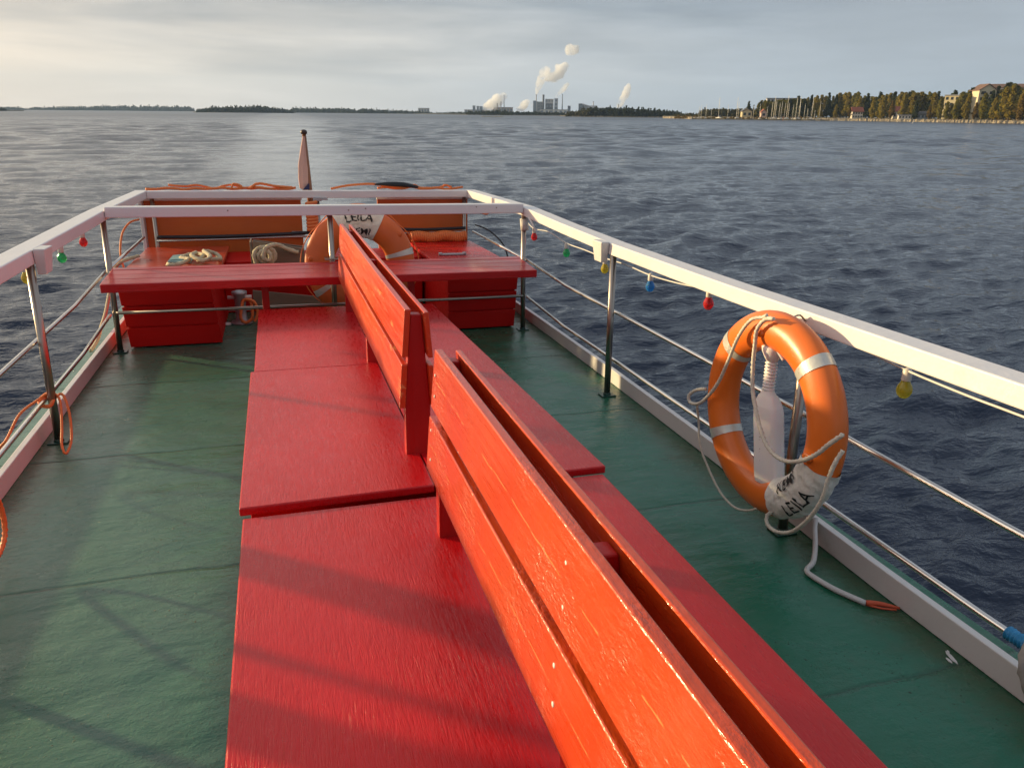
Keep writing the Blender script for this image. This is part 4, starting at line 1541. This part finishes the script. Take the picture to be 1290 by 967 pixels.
# small skerry on the water
m = MB()
c = far(bearing(620), 800)
for k in range(5):
    m.lathe([(3.2, -.3), (2.8, .25), (1.2, .5), (.2, .55)], (c.x + (k - 2) * 4.2, c.y + random.uniform(-2, 2), 0), 10)
single('skerry', m, M['reed'], 'tiny low rock awash in the water below the mill', 'rock', (c.x, c.y, 0), frame=S)


# ------------------------------------------------------------------ buildings on the right shore
def facing(loc, yaw_extra=0.0):
    """Axes of a building whose front looks towards the boat: returns (along, depth)."""
    dv = Vector((loc.x, loc.y, 0)).normalized()
    dv = Matrix.Rotation(yaw_extra, 3, 'Z') @ dv
    return Vector((dv.y, -dv.x, 0)), dv


def building(name, label, cat, x, dist, w, dpt, h, wall, roofmat, roof=None, yaw=0.0, floors=2, bays=4, z0=1.8, winmat=None, group=None):
    loc = far(bearing(x), dist, z0)
    al, dv = facing(loc, yaw)
    t = thing(name, label, cat, tuple(loc), group, S)

    def P(u, v, z):
        return tuple(loc + al * u + dv * v + Vector((0, 0, z)))

    def hexb(mm, u0, u1, v0, v1, za, zb):
        mm.hexa([P(u0, v0, za), P(u1, v0, za), P(u1, v1, za), P(u0, v1, za), P(u0, v0, zb), P(u1, v0, zb), P(u1, v1, zb), P(u0, v1, zb)])
    m = MB()
    hexb(m, -w / 2, w / 2, 0, dpt, -1.2, h)
    if roof and roof[0] == 'gable_front':
        rh = roof[1]
        m.add([P(-w / 2, 0, h), P(w / 2, 0, h), P(0, 0, h + rh), P(-w / 2, dpt, h), P(w / 2, dpt, h), P(0, dpt, h + rh)], [(0, 1, 2), (5, 4, 3), (0, 2, 5, 3), (1, 4, 5, 2)])
    part('wall', m, wall, t)
    m = MB()
    if roof and roof[0] == 'gable_front':
        rh, o = roof[1], .6
        for s in (-1, 1):
            m.hexa([P(s * (w / 2 + o), -o, h - .3), P(0, -o, h + rh + .1), P(0, dpt + o, h + rh + .1), P(s * (w / 2 + o), dpt + o, h - .3),
                    P(s * (w / 2 + o), -o, h + .1), P(0, -o, h + rh + .6), P(0, dpt + o, h + rh + .6), P(s * (w / 2 + o), dpt + o, h + .1)])
    elif roof and roof[0] == 'gable_side':
        rh, o = roof[1], .6
        for (va, vb) in ((-o, dpt / 2), (dpt + o, dpt / 2)):
            m.hexa([P(-w / 2 - o, va, h - .2), P(w / 2 + o, va, h - .2), P(w / 2 + o, vb, h + rh), P(-w / 2 - o, vb, h + rh),
                    P(-w / 2 - o, va, h + .25), P(w / 2 + o, va, h + .25), P(w / 2 + o, vb, h + rh + .4), P(-w / 2 - o, vb, h + rh + .4)])
    else:
        hexb(m, -w / 2 - .4, w / 2 + .4, -.4, dpt + .4, h + .01, h + .7)
    part('roof', m, roofmat, t)
    wm = winmat or M['window']
    fh = h / floors
    for fl_ in range(floors):
        for b_ in range(bays):
            u = -w / 2 + w * (b_ + .5) / bays
            m = MB()
            hexb(m, u - w / bays * .26, u + w / bays * .26, -.12, -.02, fl_ * fh + fh * .32, fl_ * fh + fh * .80)
            part('window', m, wm, t)
    return t


M['window'] = simple('dark_window_glass', (.03, .035, .04), .12, var=.1)
W_ = {k: wall_mat(k + '_wall', c) for k, c in dict(cream=(.62, .53, .36), yellow=(.56, .47, .28), white=(.66, .60, .50), pink=(.58, .40, .32), grey=(.34, .34, .34), lightgrey=(.50, .48, .46), dark=(.12, .12, .13), bluegrey=(.22, .24, .27), warm=(.46, .36, .27)).items()}
ROOF = {k: wall_mat(k + '_roof', c) for k, c in dict(red=(.30, .09, .05), dark=(.07, .065, .065), grey=(.25, .25, .26), brown=(.16, .09, .06)).items()}

building('apartment_building', 'cream gable ended apartment block rising above the trees on the right shore', 'building', 1238, 640, 11, 14, 19, W_['cream'], ROOF['brown'], ('gable_front', 3.6), R(24), 5, 2)
building('apartment_building', 'long apartment block with dark roof at the right end of the shore', 'building', 1262, 670, 32, 12, 21.5, W_['lightgrey'], ROOF['brown'], ('gable_side', 2.2), R(0), 5, 8)
building('apartment_building', 'plain yellow block between tall trees on the right shore', 'building', 1195, 640, 9.5, 12, 15.5, W_['yellow'], ROOF['grey'], None, R(-15), 4, 3)
building('apartment_building', 'flat roofed grey block behind the trees above the sailing boats', 'building', 985, 800, 30, 12, 16.5, W_['lightgrey'], ROOF['grey'], None, R(5), 5, 9)
building('house', 'white house with red roof between trees at the water', 'house', 1080, shore_d(1080) + 24, 7.6, 7, 4.8, W_['white'], ROOF['red'], ('gable_side', 3.0), R(18), 2, 4)
building('house', 'yellow boat house behind the masts', 'house', 941, shore_d(941) + 30, 8, 7, 4.6, W_['yellow'], ROOF['dark'], ('gable_front', 2.0), R(12), 1, 2)
building('house', 'pink white hut among the masts', 'house', 962, shore_d(962) + 26, 4.2, 5, 4.0, W_['pink'], ROOF['red'], ('gable_front', 2.0), R(12), 1, 1)
building('house', 'small red roofed house with white gable behind bushes', 'house', 1131, shore_d(1131) + 36, 7, 7, 5.2, W_['white'], ROOF['red'], ('gable_side', 3.0), R(25), 1, 3)
building('house', 'low dark boat shed with pale front', 'shed', 1160, shore_d(1160) + 26, 9, 7, 3.2, W_['bluegrey'], ROOF['dark'], ('gable_side', 1.6), R(4), 1, 4)
building('house', 'long low pale shed at the waterside', 'shed', 1140, shore_d(1140) + 16, 8, 5, 2.2, W_['white'], ROOF['grey'], None, R(8), 1, 4)

# light pole at the right edge
m = MB()
c = far(bearing(1282), shore_d(1282) + 22, 1.6)
m.tube([tuple(c), tuple(c + Vector((1.2, 0, 17.5)))], [.35, .2], 8)
single('pole', m, W_['warm'], 'pale leaning bare trunk at the right end of the shore', 'pole', tuple(c), frame=S)

# ------------------------------------------------------------------ sailing boats
hullm = simple('white_boat_hull', (.66, .63, .57), .4)
mastm = simple('pale_aluminium_mast', (.82, .74, .58), .4)
cabm = simple('boat_cabin', (.45, .43, .40), .5)
covm = simple('blue_boat_cover', (.06, .08, .16), .7)


def sailboat_proto():
    t = thing('sailing_boat', None, None, (0, 0, 0), None, S)
    m = MB()

    def hullf(u, v):
        x = -4.2 + 8.4 * u
        wb = 1.35 * (1 - (max(0, u - .25) / .75) ** 2.2) * (.72 + .28 * min(1, u * 4))
        a = (v - .5) * math.pi
        return (x, wb * math.sin(a), .95 + .25 * u - 1.25 * math.cos(a) * (1 - .35 * u))
    m.grid(hullf, 14, 12)
    m.add([hullf(i / 13, 1) for i in range(14)] + [hullf(i / 13, 0) for i in range(14)], [(i, i + 1, 15 + i, 14 + i) for i in range(13)])
    part('hull', m, hullm, t)
    m = MB()
    m.hexa([(-1.6, -.8, .95), (1.6, -.6, 1.05), (1.6, .6, 1.05), (-1.6, .8, .95), (-1.4, -.6, 1.55), (1.0, -.45, 1.5), (1.0, .45, 1.5), (-1.4, .6, 1.55)])
    part('cabin', m, cabm, t)
    m = MB()
    m.tube([(.9, 0, .9), (.9, 0, 13.0)], [.15, .10], 8)
    m.tube([(.9, -.75, 7.2), (.9, .75, 7.2)], .035, 5)
    part('mast', m, mastm, t)
    m = MB()
    m.tube([(.8, 0, 2.1), (-2.9, 0, 2.0)], [.15, .12], 7)
    part('boom', m, covm, t)
    m = MB()
    m.tube([(.9, 0, 12.8), (4.1, 0, 1.2)], .022, 4)
    m.tube([(.9, 0, 12.8), (-4.1, 0, 1.1)], .022, 4)
    part('stay', m, mastm, t)
    return t


sb = sailboat_proto()
first = True
rs = random.Random(9)
MASTS = [(880, 15), (883, 17), (889, 18), (896, 13), (906, 26), (917, 18), (928, 26), (930, 21), (934, 14), (949, 17), (957, 19), (966, 16), (972, 21), (975, 28), (977, 24), (981, 20), (984, 22), (988, 20), (991, 29), (993, 20), (998, 18), (1002, 26), (1006, 28), (1007, 21), (1013, 19), (1017, 14), (1022, 27), (1026, 12), (1032, 22)]
for x, rows in MASTS:
    o = sb if first else copy_tree(sb)
    first = False
    d_ = shore_d(x) + rs.uniform(-12, -2)
    s = rows / PXV * d_ / 12.6
    o.matrix_world = Matrix.Translation(far(bearing(x), d_, 0)) @ Matrix.Rotation(rs.choice((R(70), R(250), R(60), R(95))) + rs.uniform(-.3, .3) - AZ0, 4, 'Z') @ Matrix.Diagonal((max(.75, s * .85), max(.75, s * .85), s, 1))
    set_tags(o, 'white sailing boat with bare pale mast moored in the marina on the right shore', 'sailing boat', 'moored sailing boats')
# stone pier of the marina
m = MB()
pr = []
for x_ in range(872, 1052, 6):
    c = far(bearing(x_), shore_d(x_) - 22 + rs.uniform(-1, 1))
    pr.append(c)
secs = []
for i, c in enumerate(pr):
    dv = Vector((c.x, c.y, 0)).normalized()
    h_ = .9 * rs.uniform(.8, 1.2)
    secs.append([tuple(c - dv * 2.2 + Vector((0, 0, -.4))), tuple(c + dv * 2.2 + Vector((0, 0, -.4))), tuple(c + dv * 1 + Vector((0, 0, h_))), tuple(c - dv * 1 + Vector((0, 0, h_)))])
m.sweep_box(secs)
single('breakwater', m, M['dark_bank'], 'low dark stone breakwater in front of the moored sailing boats', 'breakwater', tuple(pr[0]), frame=S)
m = MB()
c = far(bearing(987), 560)
m.tube([tuple(c + Vector((0, 0, -.5))), tuple(c + Vector((.1, 0, 2.2)))], .16, 8)
m.lathe([(.3, 1.9), (.34, 2.3), (.05, 2.7)], tuple(c + Vector((.1, 0, 0))), 10)
single('sea_mark', m, ROOF['red'], 'small reddish spar buoy standing in the water off the marina', 'buoy', tuple(c), frame=S)
m = MB()
c = far(bearing(1151), 480)
m.tube([tuple(c + Vector((0, 0, -.5))), tuple(c + Vector((.9, 0, 1.9)))], .14, 8)
m.lathe([(.28, -.2), (.30, .3), (.06, .5)], tuple(c), 10)
single('sea_mark', m, W_['lightgrey'], 'pale leaning spar buoy off the stony right shore', 'buoy', tuple(c), frame=S)

# ------------------------------------------------------------------ paper mill
MD = 2400.0
MV, MH = MD / PXV, MD / PXH


def mz(y, x):
    """height above the water of a picture row at the mill's distance"""
    return (137.5 + .0085 * x - y) * MV + 3.3


def mill_block(label, x0, x1, ytop, wall, dpt=40, off=0, floors=0, roof=None, name='mill_building'):
    xm = (x0 + x1) / 2
    w = (x1 - x0) * MH
    h = mz(ytop, xm) - 2
    t = building(name, label, 'building', xm, MD + off, w, dpt, h, wall, ROOF['grey'] if roof is None else roof, None, 0, max(1, floors), max(1, min(6, int(w / 8))), 2.0, W_['bluegrey'], 'mill buildings')
    return t


mill_block('small grey mill tower at the far left of the mill', 595.5, 599, 133.5, W_['grey'], 12)
mill_block('second small grey mill tower beside the far left one', 600.5, 603.5, 134, W_['grey'], 12)
mill_block('squat grey mill block right of the two small towers', 604, 608, 134.5, W_['bluegrey'], 15)
mill_block('low pale mill hall left of the steam cloud', 585, 612, 138.5, W_['lightgrey'], 30, 20)
mill_block('low warm mill hall under the left steam cloud', 622, 646, 135.5, W_['warm'], 30, 0, 1)
mill_block('tall grey boiler house beside the thick chimney', 673.5, 684, 128.6, W_['grey'], 40, 0, 4)
mill_block('narrow dark mill tower in front of the boiler house', 671.5, 675, 127.6, W_['bluegrey'], 12, -30, 3)
mill_block('big pale machine hall in the middle of the mill', 686.5, 697, 125.2, W_['lightgrey'], 50, 10, 4)
mill_block('dark framed lower block in front of the pale hall', 687.5, 695, 131.0, W_['dark'], 20, -30, 2)
mill_block('slim pale mill tower on the right of the machine hall', 698, 702.5, 124.6, W_['lightgrey'], 18, -5, 4)
mill_block('long low white mill warehouse near the water', 681, 714, 138.6, W_['white'], 30, -140, 1)
mill_block('small dark mill building at the right end of the warehouse', 715, 718.5, 134, W_['dark'], 20, -60, 1)
mill_block('dark conveyor house standing apart on the right', 728.5, 735, 131, W_['dark'], 20, 0, 2)
mill_block('pale wide mill hall behind the headland wood', 734, 752, 133.5, W_['lightgrey'], 30, 20, 1)
mill_block('pale small building on the far shore left of the mill', 527, 541, 136.6, W_['white'], 30, 0, 1)
for label, x, ytop, r0, r1, mat in (('slim pale mill chimney steaming at its top', 675.3, 120.0, 1.9, 1.5, W_['lightgrey']), ('thick dark mill chimney', 684.2, 120.0, 3.3, 2.9, W_['dark']), ('lattice like thin mill chimney on the right', 708, 119.5, 1.7, 1.0, W_['bluegrey']),
                                    ('thin mill chimney in the left steam cloud', 635, 120.5, 1.3, .9, W_['grey']), ('short mill chimney left of the thin one', 631, 128.5, 1.6, 1.4, W_['lightgrey']), ('short mill pipe at the foot of the left cloud', 626.5, 131, 1.6, 1.4, W_['warm']),
                                    ('short pale mill chimney above the right hall', 747, 128.5, 1.5, 1.3, W_['lightgrey']), ('thin mill chimney under the right steam plume', 778.5, 132, 1.6, 1.4, W_['grey'])):
    c = far(bearing(x), MD - 12, 2)
    z1 = mz(ytop, x) - 2
    t = thing('chimney', label, 'chimney', tuple(c), 'mill chimneys', S)
    m = MB()
    m.lathe([(r0, -1), (r0, z1 * .3), (r1, z1)], tuple(c), 12)
    part('stack', m, mat, t)
    m = MB()
    m.lathe([(r1 * 1.25, z1 - 1.2), (r1 * 1.25, z1 + .3), (r1 * .9, z1 + .5)], tuple(c), 12)
    part('rim', m, W_['dark'], t)
# inclined conveyor
m = MB()
c0, c1 = far(bearing(733), MD - 5, mz(131.5, 733)), far(bearing(751), MD - 5, mz(137, 751))
m.tube([tuple(c0), tuple(c1)], 2.4, 4, smooth=False)
single('conveyor', m, W_['lightgrey'], 'pale inclined conveyor running down right from the dark house', 'conveyor', tuple(c0), frame=S)


def steam_mat():
    m = bpy.data.materials.new('white_steam')
    m.use_nodes = True
    nt = m.node_tree
    nt.nodes.clear()
    out = nt.nodes.new('ShaderNodeOutputMaterial')
    v = nt.nodes.new('ShaderNodeVolumePrincipled')
    v.inputs['Color'].default_value = (1, 1, 1, 1)
    n_ = noise(nt, coords(nt), .030, 4, .6, .6)
    L(nt, ramp(nt, n_, [(.36, .0), (.60, .10)]), v.inputs['Density'])
    v.inputs['Anisotropy'].default_value = 0.0
    nt.links.new(v.outputs[0], out.inputs['Volume'])
    return m


M['steam'] = steam_mat()


def steam(label, path, seed, dens=1.0):
    """A cloud of steam: billows along a path of (column, row, radius in rows) at the mill's distance."""
    rnd = random.Random(seed)
    bm = bmesh.new()
    P = []
    for i in range(len(path) - 1):
        (xa, ya, ra), (xb, yb, rb) = path[i], path[i + 1]
        k = max(2, int(math.hypot(xb - xa, yb - ya) / (.45 * max(ra, .8))))
        for j in range(k):
            f_ = j / k
            P.append((xa + (xb - xa) * f_, ya + (yb - ya) * f_, ra + (rb - ra) * f_))
    P.append(path[-1])
    for (x, y, r) in P:
        for q_ in range(6):
            rr_ = r * (rnd.uniform(.6, .95) if q_ < 2 else rnd.uniform(.22, .5))
            sp_ = .55 if q_ < 2 else 1.0
            xo, yo_ = x + rnd.uniform(-sp_, sp_) * r, y + rnd.uniform(-sp_, sp_) * r
            c = far(bearing(xo), MD + rnd.uniform(-.6, .6) * r * MH, mz(yo_, xo))
            mt = Matrix.Translation(c) @ Matrix.Rotation(rnd.uniform(0, 6), 4, 'X') @ Matrix.Diagonal((rr_ * MH * 1.75, rr_ * MH * 1.75, rr_ * MH * 1.75 * rnd.uniform(.8, 1.1), 1))
            bmesh.ops.create_icosphere(bm, subdivisions=2, radius=1, matrix=mt)
    me = bpy.data.meshes.new('steam_plume')
    bm.to_mesh(me)
    bm.free()
    me.materials.append(M['steam'])
    o = bpy.data.objects.new('steam_plume', me)
    COL.objects.link(o)
    rm = o.modifiers.new('merge', 'REMESH')
    rm.mode = 'VOXEL'
    rm.voxel_size = 2.0
    rm.use_smooth_shade = True
    set_tags(o, label, 'steam', 'steam plumes over the mill')
    return o


steam('tall bent plume of white steam rising from the slim mill chimney', [(675.4, 119, .8), (676.5, 112, 1.8), (679.5, 104, 3.0), (684, 96, 4.2), (687, 91, 4.0)], 1)
steam('round billow of white steam drifting right of the tall plume', [(686, 97, 3.0), (694, 99, 3.6), (700, 96, 4.0), (705, 89, 4.6), (708, 86, 3.6)], 2)
steam('small separate puff of steam high above the mill', [(713, 67, 2.2), (717, 65, 4.2), (721, 65.5, 3.6), (724, 63, 1.8)], 3)
steam('broad low cloud of steam at the left of the mill', [(611, 137, 2.0), (616, 134, 4.0), (621, 130, 4.8), (627, 127, 4.4), (633, 123, 3.4)], 4)
steam('small low plume of steam between the cloud and the chimneys', [(652, 138, 1.5), (657, 136, 2.6), (661, 132, 3.2), (665, 128.5, 2.0)], 5)
steam('thin slanting wisp of steam right of the chimneys', [(700, 122, .9), (704, 118, 1.4), (709, 113, 1.9), (713, 107, 1.6)], 6)
steam('leaning column of steam behind the dark headland wood', [(778.5, 134, 1.6), (782, 128, 2.6), (786, 120, 3.0), (789, 113, 2.6), (790, 108, 1.8)], 7)
steam('faint stub of steam at the foot of the tall plume', [(670, 133, 1.2), (672, 131, 1.0)], 8)

# ------------------------------------------------------------------ air
m = MB()
m.box(-9000, 9000, -3000, 9000, -3, 320)
hz = single('haze', m, M['steam'], kind='stuff', frame=S)
hm = bpy.data.materials.new('thin_evening_haze')
hm.use_nodes = True
hn = hm.node_tree
hn.nodes.clear()
ho = hn.nodes.new('ShaderNodeOutputMaterial')
hv = hn.nodes.new('ShaderNodeVolumePrincipled')
hv.inputs['Color'].default_value = (.48, .68, 1.0, 1)
hv.inputs['Density'].default_value = .00007
hv.inputs['Anisotropy'].default_value = .1
L(hn, hv.outputs[0], ho.inputs['Volume'])
hz.data.materials[0] = hm

# ------------------------------------------------------------------ sky, sun, camera
SUN_AZ, SUN_EL = -52.0, 10.0
world = bpy.data.worlds.new('World')
scene.world = world
world.use_nodes = True
nt = world.node_tree
nt.nodes.clear()
out = nt.nodes.new('ShaderNodeOutputWorld')
sky = nt.nodes.new('ShaderNodeTexSky')
sky.sky_type = 'NISHITA'
sky.sun_disc = False
sky.sun_elevation = R(SUN_EL)
sky.sun_rotation = R(SUN_AZ)
sky.air_density = 1.0
sky.dust_density = 1.5
bg1 = nt.nodes.new('ShaderNodeBackground')
bg1.inputs['Strength'].default_value = .06
L(nt, sky.outputs['Color'], bg1.inputs['Color'])
tc = nt.nodes.new('ShaderNodeTexCoord')
sep = nt.nodes.new('ShaderNodeSeparateXYZ')
L(nt, tc.outputs['Generated'], sep.inputs[0])
el = math_n(nt, 'MAXIMUM', sep.outputs['Z'], 0.0)
dotn = nt.nodes.new('ShaderNodeVectorMath')
dotn.operation = 'DOT_PRODUCT'
L(nt, tc.outputs['Generated'], dotn.inputs[0])
dotn.inputs[1].default_value = (math.sin(R(SUN_AZ)), math.cos(R(SUN_AZ)), 0)
g = math_n(nt, 'MULTIPLY_ADD', dotn.outputs['Value'], .5, .5)          # 0 away from the sun .. 1 towards it
hor = ramp(nt, g, [(.0, (.34, .42, .52)), (.40, (.41, .47, .54)), (.54, (.50, .55, .60)), (.68, (.63, .64, .645)), (.86, (.90, .80, .68)), (.97, (1.1, .88, .65)), (1.0, (1.4, 1.05, .72))])
high = ramp(nt, g, [(.0, (.33, .38, .45)), (.40, (.36, .40, .455)), (.58, (.315, .36, .415)), (.72, (.32, .35, .385)), (.90, (.52, .49, .46)), (1.0, (.85, .72, .58))])
# stretched cloud bands
mp = nt.nodes.new('ShaderNodeMapping')
mp.inputs['Scale'].default_value = (2.2, 2.2, 17)
mp.inputs['Rotation'].default_value = (R(4), R(-3), 0)
L(nt, tc.outputs['Generated'], mp.inputs['Vector'])
cl = noise(nt, mp.outputs['Vector'], 1.5, 6, .52, .25)
mp2 = nt.nodes.new('ShaderNodeMapping')
mp2.inputs['Scale'].default_value = (4, 4, 26)
mp2.inputs['Location'].default_value = (3, 1, 2)
L(nt, tc.outputs['Generated'], mp2.inputs['Vector'])
cl2 = noise(nt, mp2.outputs['Vector'], 1.4, 5, .55, .3)
# weight between the low and the high layer, broken up by the cloud edge
wgt = math_n(nt, 'ADD', math_n(nt, 'MULTIPLY', el, 6.2), math_n(nt, 'MULTIPLY_ADD', cl, 1.5, -.75))
wgt = ramp(nt, wgt, [(.22, 0.), (.95, 1.)])
c = mixc(nt, wgt, hor, high)
lum = ramp(nt, cl2, [(.32, .94), (.50, 1.0), (.68, 1.09)])
c = mixc(nt, 1.0, c, lum, 'MULTIPLY')
# the cloud deck overhead is thinner and brighter
over = ramp(nt, el, [(.16, 0.), (.60, 1.)])
overc = ramp(nt, g, [(.0, (.33, .38, .46)), (.45, (.40, .44, .51)), (.60, (.60, .62, .65)), (.75, (1.10, 1.08, 1.02)), (.90, (2.0, 1.82, 1.55)), (1.0, (2.9, 2.4, 1.8))])
overc = mixc(nt, 1.0, overc, ramp(nt, cl, [(.3, .72), (.7, 1.25)]), 'MULTIPLY')
overc = mixc(nt, ramp(nt, el, [(.42, 0.), (.75, 1.)]), overc, (.40, .435, .49))
c = mixc(nt, over, c, overc)
bg2 = nt.nodes.new('ShaderNodeBackground')
bg2.inputs['Strength'].default_value = .80
L(nt, c, bg2.inputs['Color'])
mx = nt.nodes.new('ShaderNodeMixShader')
mx.inputs[0].default_value = .88
L(nt, bg1.outputs[0], mx.inputs[1])
L(nt, bg2.outputs[0], mx.inputs[2])
L(nt, mx.outputs[0], out.inputs['Surface'])

sd = bpy.data.lights.new('Sun', 'SUN')
sd.energy = 5.0
sd.angle = R(1.6)
sd.color = (1.0, .76, .40)
so = bpy.data.objects.new('Sun', sd)
COL.objects.link(so)
sv = Vector((math.sin(R(SUN_AZ)) * math.cos(R(SUN_EL)), math.cos(R(SUN_AZ)) * math.cos(R(SUN_EL)), math.sin(R(SUN_EL))))
so.rotation_euler = sv.to_track_quat('Z', 'Y').to_euler()
so.location = sv * 50

cd = bpy.data.cameras.new('Camera')
cd.sensor_fit = 'HORIZONTAL'
cd.sensor_width = 36
cd.lens = 36 * F_PX / W_PX
cd.clip_start = .05
cd.clip_end = 60000
co = bpy.data.objects.new('Camera', cd)
COL.objects.link(co)
CB = Matrix(((1, 0, 0), (0, 0, -1), (0, 1, 0)))      # Blender looks down -z with y up
co.matrix_world = Matrix.Translation((0, 0, SEA_H)) @ (RS @ CB).to_4x4()
scene.camera = co

scene.view_settings.view_transform = 'Standard'
scene.view_settings.look = 'None'
scene.view_settings.gamma = 1
scene.view_settings.exposure = .52
scene.cycles.volume_bounces = 32
scene.cycles.max_bounces = 34
